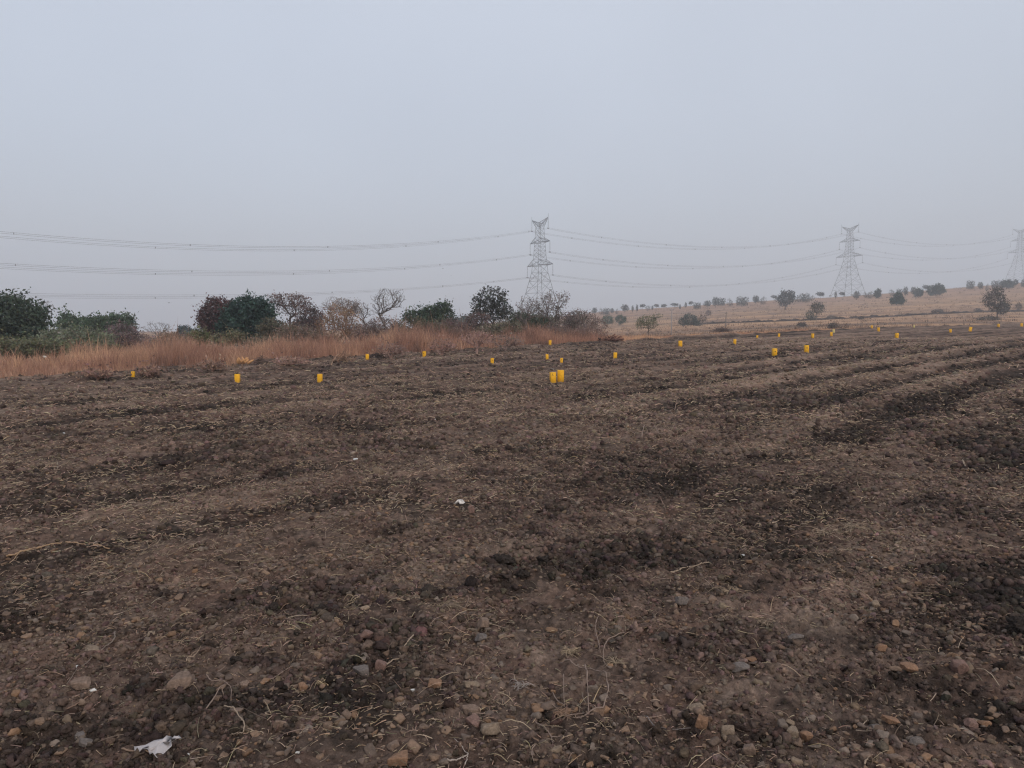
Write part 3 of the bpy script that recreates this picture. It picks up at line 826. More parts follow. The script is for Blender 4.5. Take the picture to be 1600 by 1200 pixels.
tree('shrub', 'reddish brown shrub to the left of the sparse leaved tree', 'shrub', 745, 47, [(748, 500, 18, 12), (735, 510, 14, 8)], (.11, .08, .075), (.12, .09, .085), 220, 1600, .055, .15, seed=27)
tree('shrub', 'low olive shrub below the sparse leaved tree', 'shrub', 770, 45, [(770, 519, 30, 12), (795, 515, 24, 12)], (.095, .085, .06), (.13, .10, .09), 280, 3800, .055, .15, seed=28)
tree('bare_tree', 'pale twiggy tree just left of the near pylon foot', 'tree', 822, 53, [(826, 477, 20, 13), (838, 485, 18, 14), (818, 492, 12, 12)], TG, (.19, .16, .145), 420, 500, .05, .1, seed=29, tip=.008, trunk=1.0)
tree('bare_tree', 'pale twiggy tree in front of the near pylon legs', 'tree', 862, 50, [(868, 470, 22, 16), (850, 476, 16, 16), (882, 465, 10, 12), (860, 488, 24, 10)], TG, (.145, .12, .11), 520, 900, .05, .1, seed=30, tip=.007, trunk=1.0)
tree('shrub', 'dark green shrub under the two pale twiggy trees', 'shrub', 845, 56, [(848, 505, 26, 12), (828, 503, 20, 11), (812, 500, 18, 12)], (.06, .072, .048), TG, 200, 4500, .08, .18, seed=31)
tree('shrub', 'brown shrub to the right of the dark green shrub', 'shrub', 878, 54, [(882, 505, 24, 14), (900, 500, 20, 14)], (.105, .085, .075), (.14, .11, .10), 380, 2200, .06, .16, seed=32)
tree('shrub', 'grey brown twiggy shrub at the right end of the scrub', 'shrub', 915, 60, [(915, 503, 22, 16), (905, 493, 18, 10), (935, 508, 16, 12)], (.13, .10, .09), (.16, .125, .11), 420, 1500, .06, .16, seed=33)
tree('shrub', 'low reddish shrub between the grey shrub and the hill', 'shrub', 925, 52, [(925, 521, 30, 8), (900, 520, 22, 8)], (.15, .10, .085), (.17, .11, .095), 300, 1500, .05, .15, seed=34)
tree('shrub', 'brown shrub left of the orange brown shrub', 'shrub', 465, 42, [(462, 520, 34, 13), (490, 526, 22, 10)], (.12, .09, .07), (.15, .11, .09), 380, 3000, .05, .15, seed=35)
tree('shrub', 'purplish twigs in a row right of the tall bare tree', 'shrub', 715, 50, [(712, 514, 24, 12), (700, 508, 14, 9)], (.12, .085, .08), (.15, .105, .095), 300, 2000, .055, .15, seed=36)
tree('bushy_tree', 'hazy blue green clump in the gap left of the sparse leaved tree', 'tree', 722, 190, [(716, 503, 12, 6), (706, 506, 8, 5), (730, 500, 12, 6)], (.04, .06, .05), TD, 80, 1500, .3, .4, seed=37)
tree('leafy_tree', 'small bright green tree right of the scrub', 'tree', 949, -509, [(949, 500, 10, 7)], (.035, .070, .040), TD, 70, 1600, .15, .25, seed=38)
tree('leafy_tree', 'small green tree left of the umbrella shaped acacia', 'tree', 970, -509, [(970, 499, 9, 7)], (.035, .066, .042), TD, 70, 1500, .15, .25, seed=39)
tree('acacia_tree', 'umbrella shaped acacia at the edge of the ploughed field', 'tree', 1013, -527, [(1012, 500, 15, 7), (1027, 494, 10, 4), (1001, 503, 7, 8), (1016, 508, 12, 6), (998, 508, 5, 6)], (.09, .11, .06), (.10, .078, .065), 240, 1900, .05, .12, seed=40, trunk=.6)
tree('shrub', 'blue green shrub beside the white pole', 'shrub', 1079, -510, [(1078, 499, 12, 9), (1067, 503, 7, 6), (1088, 504, 7, 5)], (.05, .062, .055), TD, 120, 2200, .15, .3, seed=41)
tree('shrub', 'sparse brown shrub right of the blue green shrub', 'shrub', 1097, -509, [(1098, 497, 7, 6)], (.10, .08, .07), (.13, .11, .10), 130, 250, .13, .3, seed=42, tip=.015)
tree('shrub', 'small brown shrub on the slope above the blue green shrub', 'shrub', 1107, -494, [(1107, 489, 5, 4)], (.11, .08, .07), TG, 60, 350, .18, .3, seed=43, tip=.015)
tree('leafy_tree', 'dark grey tree with bare top, the largest on the near skyline', 'tree', 1226, -484, [(1228, 466, 13, 8), (1220, 468, 9, 6), (1237, 467, 7, 6), (1230, 459, 11, 5), (1226, 474, 9, 4)], (.045, .055, .055), (.07, .065, .065), 220, 1700, .32, .5, seed=44, tip=.03)
tree('shrub', 'grey green shrub with thin stems above the field bund', 'shrub', 1275, -501, [(1279, 482, 10, 9), (1276, 478, 9, 5)], (.07, .072, .062), (.12, .10, .09), 190, 1100, .13, .3, seed=45, tip=.014, trunk=1.2)
tree('shrub', 'low green shrub leaning on the taller grey green shrub', 'shrub', 1266, -501, [(1266, 492, 7, 7), (1271, 496, 6, 4)], (.065, .075, .055), (.1, .09, .08), 120, 800, .12, .25, seed=46, tip=.012)
tree('leafy_tree', 'dark green tree with two tiers alone on the tan slope', 'tree', 1401.5, -484, [(1404, 462, 6.5, 5), (1400, 470, 10, 5.5), (1408, 469, 6, 5)], (.028, .055, .042), TD, 130, 2600, .22, .35, seed=47, trunk=2.0)
tree('leafy_tree', 'small dark green rounded tree left of the twin crowned tree', 'tree', 1436, -465.5, [(1436, 457, 7, 6), (1433, 459, 5, 4)], (.030, .056, .044), TD, 100, 1900, .28, .4, seed=48, trunk=1.2)
tree('leafy_tree', 'wide dark green tree with twin crowns and two stems', 'tree', 1460, -465, [(1457, 454, 8, 8), (1466, 452, 9, 8), (1472, 453, 5, 4)], (.028, .056, .042), TD, 150, 3400, .28, .4, seed=49, trunk=1.6)
tree('leafy_tree', 'dark slim tree below the legs of the middle pylon', 'tree', 1371, -471, [(1371, 460, 4.5, 5), (1374, 455, 2.5, 3)], (.028, .05, .042), TD, 80, 1400, .28, .4, seed=50, trunk=1.2)
tree('leafy_tree', 'tall grey brown tree with straight trunk beyond the field corner', 'tree', 1557, -499, [(1556, 470, 15, 16), (1568, 477, 10, 12), (1545, 468, 10, 12), (1560, 455, 9, 8)], (.078, .070, .060), (.085, .07, .065), 380, 2600, .13, .3, seed=51, trunk=1.9, tip=.013)
tree('shrub', 'dark bush behind the trunk of the tall grey brown tree', 'shrub', 1566, -492, [(1567, 482, 9, 9)], (.05, .05, .05), TD, 90, 1100, .14, .25, seed=52)
tree('shrub', 'low dark bush at the foot of the tall grey brown tree', 'shrub', 1545, -501, [(1546, 498, 18, 3)], (.10, .085, .07), TD, 90, 900, .12, .25, seed=53)
tree('shrub', 'small pale brown bush at the right edge beside the bund', 'shrub', 1592, -486, [(1592, 479, 5, 5)], (.13, .10, .08), TG, 80, 500, .13, .25, seed=54, tip=.012)
tree('leafy_tree', 'square cut dark tree before the right hand pylon', 'tree', 1574, -452, [(1571, 444, 6, 5), (1578, 444, 6, 5)], (.028, .05, .045), TD, 100, 2000, .32, .4, seed=55, trunk=1.2)
for i, (px, py, w, lb) in enumerate(((1460, 487, 5, 'grey bush on the bund below the twin crowned tree'), (1469, 486, 5, 'brown bush next to the grey bush on the bund'),
        (1300, 496, 7, 'brown bush on the bund right of the thin stemmed shrub'), (1253, 508, 7, 'low grey bush at the field edge left of the shrub pair'),
        (1302, 511, 7, 'low grey bush at the field edge under the bund'), (1345, 497, 4, 'small dark bush on the bund halfway to the lone tree'), (1528, 485, 6, 'brown bush on the bund left of the tall grey brown tree'))):
    tree('bush', lb, 'bush', px, -(py + 2.5), [(px, py, w, w * .55)], (.10, .082, .072), TG, 80, 600, .10, .2, seed=60 + i, tip=.01)

for i, (px, py, dep, rx, ry, lf, tw_, lb) in enumerate((
        (272, 533, 40, 30, 13, (.13, .095, .07), (.17, .12, .09), 'dull brown shrub in the gap left of the reddish tree'),
        (150, 545, 34, 40, 9, OLV, (.15, .11, .09), 'low olive brown shrub below the pale green shrub'),
        (412, 535, 40, 34, 9, (.10, .085, .06), (.15, .11, .09), 'low dull shrub under the teal tree behind the grass'),
        (505, 532, 42, 26, 11, (.14, .10, .075), (.19, .13, .10), 'low tan shrub below the orange brown shrub'),
        (560, 520, 46, 24, 13, (.12, .09, .08), (.17, .125, .11), 'grey brown shrub below the small crooked bare tree'),
        (625, 530, 42, 24, 10, (.13, .09, .075), (.16, .115, .10), 'low reddish shrub behind the grass below the tall bare tree'),
        (700, 525, 46, 30, 10, (.105, .075, .065), (.14, .10, .09), 'low purple brown shrub below the slanting green tree'),
        (820, 523, 46, 26, 10, (.12, .085, .075), (.16, .115, .10), 'low brown shrub before the left pale twiggy tree'),
        (865, 518, 50, 26, 10, (.13, .095, .08), (.16, .12, .105), 'low tan brown shrub before the right pale twiggy tree'),
        (900, 508, 66, 30, 14, (.12, .095, .085), (.15, .12, .11), 'wide grey brown shrub mass where scrub meets hill'),
        (800, 500, 62, 34, 13, (.085, .08, .07), (.13, .11, .10), 'hazy grey green shrub between the sparse and twiggy trees'),
        (540, 480, 60, 24, 14, (.14, .11, .095), (.17, .14, .125), 'hazy bare brush behind the orange brown shrub'),
        (150, 583, -592, 24, 7, (.12, .075, .06), (.17, .105, .08), 'brown tangle before the grass left of the leftmost marker'),
        (232, 580, -588, 18, 8, (.12, .075, .06), (.17, .105, .08), 'brown twigs before the grass right of the leftmost marker'),
        (455, 564, -571, 30, 8, (.15, .10, .08), (.2, .125, .10), 'reddish twigs in the grass above two marker stones'),
        (330, 570, -580, 22, 8, (.13, .085, .065), (.18, .115, .09), 'reddish brown twigs in the grass left of dried leaves'),
        (610, 545, -560, 24, 9, (.13, .085, .07), (.17, .11, .09), 'reddish shrub in the grass between two marker stones'),
        (690, 540, -556, 22, 11, (.14, .09, .075), (.19, .12, .10), 'reddish shrub in the grass right of the small marker'),
        (790, 532, -549, 26, 10, (.11, .08, .065), (.15, .105, .09), 'brown shrub in the grass left of the cut logs'),
        (745, 528, -553, 24, 12, (.15, .095, .08), (.20, .13, .11), 'reddish shrub beside the bent branch in the grass'))):
    if dep < 0: dep = place(px, -dep)[1]
    fr = py > 525 and i >= 12
    tree('shrub', lb, 'shrub', px, dep, [(px, py, rx, ry), (px + rx * .6, py + 3, rx * .6, ry * .7)], tuple(c * (1.3 if fr else 1) for c in lf), tuple(c * (1.35 if fr else 1) for c in tw_), 420 if fr else 520, 260 if fr else 1700, .05, .16, seed=130 + i)

# skyline trees on the hill crest: six kinds, then copies
def proto(name, ells, nl, seed, ls=.045, leaf=(.040, .055, .050), trunk=None, nt_=70):
    g = np.random.default_rng(seed)
    E = np.array(ells, float)
    th = trunk if trunk is not None else .12
    T = blobs(E, nt_, g, .5)
    N, P, ends = skeleton((0, 0, -.05), T, g, .07, th)
    r = radii(P, len(N), .0035)
    root = empty(name)
    ch = np.nonzero(P >= 0)[0]
    V, Q = tubes(N[P[ch]], N[ch], np.minimum(r[P[ch]], r[ch] * 1.3), r[ch], 4)
    mesh_np('trunk', V, [Q], M_BARK, np.broadcast_to(np.array(TD), (len(V), 3)), None, False, root)
    pts = np.concatenate((N[ends][g.integers(0, len(ends), nl // 2)] + g.normal(0, .05, (nl // 2, 3)), blobs(E, nl // 2, g, .6)))
    LV, LQ = leafquads(pts, ls, g)
    lc = np.array(leaf)[None] * g.uniform(.6, 1.35, (len(pts), 1))
    mesh_np('crown', LV, [LQ], M_LEAF, np.repeat(lc, 4, axis=0), None, False, root)
    return root
PR = {
    'round': proto('round_tree', [(0, 0, .6, .42, .42, .38), (.15, 0, .5, .35, .3, .3)], 900, 301),
    'umb': proto('umbrella_tree', [(0, 0, .78, .62, .5, .17), (.25, .1, .7, .4, .35, .16)], 700, 302, trunk=.45),
    'slim': proto('slim_tree', [(0, 0, .6, .22, .22, .4)], 500, 303, trunk=.2),
    'mass': proto('broad_tree', [(-.45, 0, .5, .5, .4, .42), (.35, .1, .55, .55, .45, .42), (0, 0, .35, .9, .5, .3)], 1500, 304),
    'low': proto('low_bush', [(0, 0, .4, .9, .6, .42), (.5, 0, .3, .6, .5, .34)], 800, 305, leaf=(.06, .062, .055)),
    'sparse': proto('sparse_tree', [(0, 0, .62, .4, .4, .36)], 320, 306, trunk=.3, ls=.035),
}
ORD = ['first', 'second', 'third', 'fourth', 'fifth', 'sixth', 'seventh', 'eighth', 'ninth', 'tenth', 'eleventh', 'twelfth', 'thirteenth', 'fourteenth', 'fifteenth', 'sixteenth']
KNAME = {'round': 'rounded hazy tree', 'umb': 'umbrella topped hazy tree', 'slim': 'slim hazy tree', 'mass': 'broad leafy hazy tree', 'low': 'low spreading hazy bush', 'sparse': 'thin sparse hazy tree'}
# px centre, top, bottom, width in photograph pixels, kind
CREST = [(929, 480, 489, 10, 'round'), (939, 481, 488, 9, 'low'), (947, 480, 488, 13, 'mass'), (956, 481, 488, 8, 'round'), (964, 482, 487, 6, 'low'), (976, 475, 488, 15, 'round'), (988, 477, 484, 4, 'slim'),
         (995, 475, 484, 4, 'slim'), (1004, 475, 483, 10, 'umb'), (1012, 477, 490, 10, 'sparse'), (1019, 477, 482, 4, 'round'), (1025, 475, 481, 9, 'umb'), (1037, 475, 481, 10, 'umb'), (1053, 473.5, 481, 14, 'umb'), (1062, 475, 480, 4, 'round'), (1071, 472, 479, 4, 'slim'),
         (1079, 470.5, 478, 8, 'umb'), (1089, 471, 480, 14, 'mass'), (1105, 469, 480.5, 15, 'round'), (1117, 463, 478, 13, 'round'), (1126, 464, 479, 16, 'mass'), (1139, 466, 477, 11, 'low'), (1158, 462, 477, 25, 'mass'), (1180, 461, 472, 13, 'round'), (1192, 463, 471, 12, 'low'), (1208, 461, 469, 11, 'umb'),
         (1247, 461, 467, 10, 'low'), (1257, 456.5, 466, 19, 'mass'), (1268, 461, 466, 8, 'low'), (1280, 456, 465, 15, 'umb'), (1304, 455, 464, 4, 'slim'), (1314, 456, 462.5, 10, 'umb'), (1337, 454, 462, 12, 'round'), (1350, 456, 461, 7, 'low'), (1359, 454.5, 461, 14, 'low'),
         (1391, 452, 458, 10, 'low'), (1403, 450, 458, 11, 'mass'), (1413, 447, 456, 9, 'round'), (1425, 447.5, 455, 10, 'round'), (1444, 445, 453, 11, 'umb'),
         (1513, 437, 448, 15, 'mass'), (1529, 440, 447, 10, 'round'), (1540, 443, 447, 7, 'low'), (1555, 436.5, 447, 18, 'mass'), (1573, 435.5, 446, 8, 'round'), (1584, 436, 443, 8, 'slim'), (1597, 435, 443, 15, 'mass')]
LM = [(925, 'the scrub'), (1049, 'the white pole'), (1134, 'the brown pole'), (1227, 'the dark grey tree'), (1325, 'the middle pylon'), (1371, 'the slim dark tree'), (1478, 'the twin crowned tree'), (1700, '')]
used = set()
cnt = {}
for i, (px, tp, bt, w, kd) in enumerate(CREST):
    src = PR[kd]
    o = src if kd not in used else copy_tree(src)
    used.add(kd)
    depth = 395 - 20 * ((i * 7) % 5) / 4
    x, y, z = put(px, depth)
    zt = EYE + slopes(px, tp)[1] * depth
    h = max(zt - z, 2.0); wd = .9 * w * depth / F
    nomw = {'round': .95, 'umb': 1.25, 'slim': .45, 'mass': 1.8, 'low': 1.9, 'sparse': .8}[kd]
    nomh = {'round': 1.0, 'umb': .97, 'slim': 1.02, 'mass': 1.0, 'low': .84, 'sparse': 1.0}[kd]
    o.location = (x, y, z - .2)
    sx = wd / nomw
    o.scale = (sx, sx, (h + .2) / nomh); o.rotation_euler = (0, 0, (0 if i % 2 else math.pi) + random.Random(i).uniform(-.3, .3))
    k = max(j for j, (lx, _) in enumerate(LM) if lx <= px + 8 or j == 0)
    cnt[k] = cnt.get(k, 0) + 1
    tag(o, '%s, %s right of %s on skyline' % (KNAME[kd], ORD[cnt[k] - 1], LM[k][1]), 'bush' if kd == 'low' else 'tree', 'hazy trees along the hill skyline')

print('DEPTHS', DEP)
# ------------------------------------------------------------------ field bund on the hill: a low dark earth bank
def bund():
    g = np.random.default_rng(31)
    P = [(1040, 509), (1090, 507.5), (1134, 505), (1200, 503), (1300, 499), (1400, 494.5), (1460, 491), (1520, 488.5), (1600, 486.5), (1700, 483), (1850, 478)]
    px = np.linspace(1040, 1850, 420); py = np.interp(px, [p[0] for p in P], [p[1] for p in P]) + .5 * noise(px / 30, px * 0, 5)
    pts = []
    for a, b in zip(px, py): pts.append(place(a, b))
    pts = np.array(pts)
    # smooth the line
    for _ in range(30): pts[1:-1] = (pts[:-2] + pts[1:-1] * 2 + pts[2:]) / 4
    h = .55 * (.7 + .9 * noise(px / 14, px * 0 + 3, 9) + .5 * noise(px / 4, px * 0 + 3, 10)); h = np.clip(h, .12, 2) * sst(1040, 1100, px)+.03
    V = []; C = []
    prof = [(-.9, -.15), (-.55, .45), (-.2, .95), (.2, 1.0), (.6, .5), (1.0, -.15)]
    for (ox, oh) in prof:
        X, Y = pts[:, 0], pts[:, 1] + ox
        V.append(np.stack((X, Y, zg(X, Y, False) + h * oh + .05 * noise(px / 2, px * 0 + ox * 7, 12)), 1))
    V = np.stack(V, 1); n = len(pts); k = len(prof)
    i, j = np.meshgrid(np.arange(n - 1), np.arange(k - 1), indexing='ij')
    Q = np.stack((i * k + j, (i + 1) * k + j, (i + 1) * k + j + 1, i * k + j + 1), -1).reshape(-1, 4)
    V = V.reshape(-1, 3); C = np.array((.05, .04, .036)) * (1 + .5 * noise(V[:, 0] / 2, V[:, 1] * 0 + V[:, 2], 15))[:, None]
    o = mesh_np('earth_bund', V, [Q], M_CLOD, C, None, True)
    tag(o, 'low dark earth bund running across the foot of the tan slope', 'earth bank')
bund()

# ------------------------------------------------------------------ pylons and conductors
LEV = [0, 7.5, 14.5, 20, 24, 27.4, 30, 32.2, 34.2, 36.1, 37.9, 40, 42.2, 44.3, 46.4]
def hw(z): return float(np.interp(z, [0, 6.8, 14.5, 24, 32, 46.4], [8.3, 6.7, 4.7, 2.75, 2.05, 1.25]))
ARMS = [(27.4, 30.0, 10.2), (37.9, 40.0, 7.9), (46.0, 46.4, 6.5)]
def make_pylon():
    root = empty('pylon')
    m = MB(); sg = (( -1, -1), (1, -1), (1, 1), (-1, 1))
    for a, b in zip(LEV[:-1], LEV[1:]):
        A = np.array([(x * hw(a), y * hw(a), a) for x, y in sg]); B = np.array([(x * hw(b), y * hw(b), b) for x, y in sg])
        w = .115 if a < 24 else .09
        m.tubes(A, B, w, w, 4)
        w2 = .058 if a < 24 else .045
        An, Bn = np.roll(A, -1, 0), np.roll(B, -1, 0)
        m.tubes(A, Bn, w2, w2, 4); m.tubes(An, B, w2, w2, 4); m.tubes(B, Bn, w2 * .8, w2 * .8, 4)
        if b - a > 5:                         # secondary bracing of the big panels
            c = (A + An + B + Bn) / 4
            m.tubes((A + B) / 2, c * .5 + (A + B) / 4, .05, .05, 4); m.tubes((An + Bn) / 2, c * .5 + (An + Bn) / 4, .05, .05, 4)
    m.build('lattice_body', M_STEEL, root)
    f = MB()
    for x, y in sg: f.box(x * 8.3, y * 8.3, 0, 1.2, 1.2, .9, .08)
    for i, (x, y) in enumerate(sg):
        q = MB().box(x * 8.3, y * 8.3, 0, 1.2, 1.2, .9, .08, (.3, .29, .28)); q.build('footing', M_CONC, root)
    for (z0, z1, L) in ARMS:
        for s in (-1, 1):
            a = MB(); top = L < 7
            tip = np.array((s * L, 0, z0 if not top else 48.8))
            zl, zu = (z0, z1) if not top else (44.9, 46.9)
            roots = [np.array((s * hw(zl), y * hw(zl), zl)) for y in (-1, 1)]
            rootu = [np.array((s * hw(zu), y * hw(zu), zu)) for y in (-1, 1)]
            if top: rootu = [np.array((s * .1, y * hw(46.4) * .8, 46.7)) for y in (-1, 1)]
            for p in roots + rootu: a.tubes([p], [tip], .12, .09, 4)
            n = 4
            for k in range(n):
                t0, t1 = k / n, (k + 1) / n
                for y in (0, 1):
                    a.tubes([roots[y] * (1 - t0) + tip * t0], [rootu[y] * (1 - t1) + tip * t1], .055, .055, 4)
                    a.tubes([roots[y] * (1 - t1) + tip * t1], [rootu[y] * (1 - t1) + tip * t1], .05, .05, 4)
                a.tubes([roots[0] * (1 - t0) + tip * t0], [roots[1] * (1 - t1) + tip * t1], .055, .055, 4)
            if top: a.tubes([tip], [tip + (s * .1, 0, 1.7)], .10, .05, 4)
            a.build('cross_arm', M_STEEL, root)
            q = MB(); pz = tip[2]
            q.path([(tip[0], 0, pz), (tip[0], 0, pz - 4.9)], .05, 5)
            for k in range(16):
                zz = pz - .5 - k * .26
                q.path([(tip[0], 0, zz + .07), (tip[0], 0, zz), (tip[0], 0, zz - .04)], [.05, .16, .06], 8)
            q.box(tip[0], 0, pz - 5.0, .5, .9, .3)
            q.build('insulator', M_CONC, root)
    return root
ATT = [(s * L, (z0 if L > 7 else 48.8) - 5.1) for (z0, _, L) in ARMS for s in (-1, 1)]
STEEL = (.22, .24, .25)
def recolour(root):
    for ch in root.children:
        at = ch.data.color_attributes['col']; n = len(ch.data.vertices)
        c = {'lattice_body': (.085, .10, .11), 'cross_arm': (.08, .09, .10), 'insulator': (.07, .065, .065), 'footing': (.3, .29, .28)}[ch.name.split('.')[0]]
        at.data.foreach_set('color', np.tile(np.array((*c, 1.0), np.float32), n))
ROT = math.atan2(-.835, .55)           # local +x (right-hand arms) points this way
pyl = make_pylon(); recolour(pyl)
PL = []                                 # x, y, z of the base
for i, (px, dep, topv, lb) in enumerate(((843.5, 360, 350, 'steel lattice pylon rising behind the pale twiggy trees'),
                                         (1327, 545, 358, 'faint grey lattice pylon on the hill, the middle one of three'),
                                         (1593, 706, 361, 'faintest lattice pylon, cut by the right edge of the view'))):
    o = pyl if i == 0 else copy_tree(pyl)
    x = slopes(px, 400)[0] * dep
    z = EYE + slopes(px, topv)[1] * dep - 46.4
    o.location = (x, dep, z); o.rotation_euler = (0, 0, ROT)
    PL.append((x, dep, z))
    tag(o, lb, 'pylon', 'pylons of the power line')
ends = [(-211, 175, PL[0][2] - 12.5)] + PL + [(PL[2][0] + 225, PL[2][1] + 170, PL[2][2] + 12)]
cR, sR = math.cos(ROT), math.sin(ROT)
LVN = ['lowest', 'middle', 'topmost']
def conductors():
    spans = [('left of the nearest pylon', 9.5), ('between the two nearest pylons', 9.5), ('between the two farther pylons', 9.5)]
    for k, (sn, sag) in enumerate(spans):
        a, b = ends[k], ends[k + 1]
        for q, (ox, oz) in enumerate(ATT):
            sag = (6.9, 9.5, 11.8)[q // 2] if k == 0 else 9.5
            A = np.array((a[0] + ox * cR, a[1] + ox * sR, a[2] + oz)); B = np.array((b[0] + ox * cR, b[1] + ox * sR, b[2] + oz))
            t = np.linspace(0, 1, 41)[:, None]
            mid = A + (B - A) * t; mid[:, 2] -= (4 * t * (1 - t) * sag)[:, 0]
            root = empty('conductor', tuple(A))
            dirn = (B - A); dirn /= np.linalg.norm(dirn); side = np.cross(dirn, (0, 0, 1)); side /= np.linalg.norm(side)
            m = MB(); hh = .23
            for sa in (-1, 1):
                for sb in (-1, 1):
                    m.path(mid - A + side * hh * sa + np.array((0, 0, hh * sb)), .018, 4, (.16, .165, .17))
            m.build('cable_bundle', M_WIRE, root)
            g = random.Random(k * 7 + q)
            for tt in np.linspace(.09, .93, 6):
                tt = tt + (.03 if ox > 0 else 0)
                p = A + (B - A) * tt; p[2] -= 4 * tt * (1 - tt) * sag
                s_ = MB(); p = p - A
                c4 = [p + side * hh * sa + np.array((0, 0, hh * sb)) for sa, sb in ((-1, -1), (1, -1), (1, 1), (-1, 1))]
                s_.tubes(c4, c4[1:] + c4[:1], .07, .07, 4, (.1, .1, .1))
                s_.build('spacer', M_WIRE, root)
            tag(root, '%s %s conductor bundle %s' % (LVN[q // 2], 'far side' if ox < 0 else 'near side', sn), 'power line', 'conductors of the power line')
conductors()

# ------------------------------------------------------------------ poles on the slope
def pole(px, top, bot, depth, wid, colr, lb, name):
    x, y, z = put(px, depth)
    zt = EYE + slopes(px, top)[1] * depth - z
    r = empty(name, (x, y, z))
    MB().path([(0, 0, -.3), (0, 0, zt * .5), (.03, 0, zt)], [wid, wid * .9, wid * .7], 8, colr).build('post', M_CONC, r)
    MB().path([(-.22, 0, zt - .3), (.22, 0, zt - .3)], .03, 5, colr).build('cross_bar', M_CONC, r)
    for s in (-.18, .18):
        MB().path([(s, 0, zt - .29), (s, 0, zt - .2), (s, 0, zt - .14)], [.03, .06, .03], 6, (.3, .3, .3)).build('insulator', M_CONC, r)
    tag(r, lb, 'pole')
pole(1049, 481, 511, 92, .075, (.34, .31, .30), 'whitish concrete pole standing on the slope beside a shrub', 'utility_pole')
pole(1134, 487, 508, 130, .09, (.20, .17, .15), 'thin brown pole on the slope just behind the bund', 'utility_pole')

# ------------------------------------------------------------------ yellow plot markers
MK = [(208, 580.5, 589, 'yellow marker stone against the dry grass at far left', 0), (371, 584.5, 597, 'yellow marker stone left of the one with a dark clod behind it', 0),
      (500, 584.5, 597, 'yellow marker stone with a dark clod just behind it', 0), (574, 553.5, 561.5, 'yellow marker stone beside the dead branches at the scrub edge', 0),
      (663, 549, 557.5, 'small yellow marker stone at the foot of the reddish grass', 1), (769, 559.5, 568, 'yellow marker stone alone left of the central pair', 1),
      (855, 553.5, 561.5, 'small yellow marker stone up the field behind the central pair', 0), (859.5, 531.5, 539, 'small yellow marker stone among the cut logs', 0),
      (877.5, 559.5, 566.5, 'squat yellow marker stone with a dark dot behind the central pair', 1), (864, 581.5, 597.5, 'large yellow marker stone with dark lettering, left one of the central pair', 2),
      (876, 578.5, 596, 'large plain yellow marker stone, right one of the central pair', 0), (961, 551, 560.5, 'yellow marker stone right of the central pair', 0),
      (1063, 532.5, 541.5, 'small yellow marker stone below the blue green shrub', 1), (1148, 530, 537.5, 'small yellow marker stone below the thin brown pole', 0),
      (1183, 523.5, 528.5, 'tiny yellow marker stone near the dead brush heap', 0), (1217, 520.5, 526.5, 'tiny pale yellow marker stone above the large right marker', 0),
      (1210, 544.5, 556.5, 'large yellow marker stone on a small dark mound', 1), (1260, 539.5, 550.5, 'large yellow marker stone right of the one on the mound', 1),
      (1269.5, 520.5, 528, 'small pale yellow marker stone below the shrub pair', 0), (1299, 518, 525, 'small yellow marker stone, front one of two close together', 0),
      (1302.6, 514, 520, 'small cream marker stone behind the yellow one beside it', 3), (1362, 508, 513, 'tiny faint yellow marker stone at the far field edge', 0),
      (1372.5, 511, 517.5, 'tiny pale yellow marker stone just in front of the faint one', 0), (1401, 519.5, 528.5, 'yellow marker stone below the lone two tiered tree', 1),
      (1428, 507.5, 512, 'tiny cream marker stone at the far field edge', 3), (1485, 513.5, 519.5, 'small yellow marker stone below the gap in the bund', 0),
      (1515.5, 510, 517.5, 'small leaning yellow marker stone left of the tall tree', 0), (1560, 505.5, 511, 'tiny yellow marker stone straight below the tall grey brown tree', 0),
      (1596, 504.5, 510, 'tiny yellow marker stone at the right edge of the view', 0)]
def marker(i, px, top, bot, lb, flag):
    g = np.random.default_rng(500 + i)
    x, y = place(px, bot)
    z = float(zg(x, y, False)[0])
    h = (bot - top) * y / F * (.88 if bot < 530 else 1); h = float(np.clip(h, .15, .40))
    w = h * (.53 + .05 * g.random()); d = w * .9
    r = empty('marker_stone', (x, y, z), g.uniform(-.5, .5))
    yel = (.82, .41, .006) if flag != 3 else (.62, .50, .20)
    hh = h + .10
    m = MB().box(0, 0, hh / 2 - .10, w, d, hh, .004, yel)
    o = m.build('block', M_YEL, r)
    me = o.data; n = len(me.vertices); co = np.zeros(n * 3, np.float32); me.vertices.foreach_get('co', co); co = co.reshape(-1, 3)
    taper = 1 - .0 * np.clip(co[:, 2] / h, 0, 1); co[:, 0] *= taper; co[:, 1] *= taper
    co += g.normal(0, .0012, co.shape); me.vertices.foreach_set('co', co.ravel()); me.update()
    r.rotation_euler = (g.normal(0, .03), g.normal(0, .03) + (.16 if i == 26 else 0) + (-.03 if i == 10 else 0), r.rotation_euler[2] * .5)
    fy = -d / 2 - .002
    if flag == 2:      # small dark hand-painted strokes high on the near face
        q = MB().box(-w * .16, fy + .006, h * .78, w * .07, .012, h * .16).box(-w * .05, fy + .006, h * .705, w * .16, .012, h * .035)
        q.build('painted_mark', M_DARKP, r)
    elif flag == 1:
        MB().box(0, fy + .004, h * .62, w * .2, .012, h * .13).build('painted_mark', M_DARKP, r)
    tag(r, lb, 'marker stone', 'yellow boundary marker stones in the field')
for i, a in enumerate(MK): marker(i, *a)

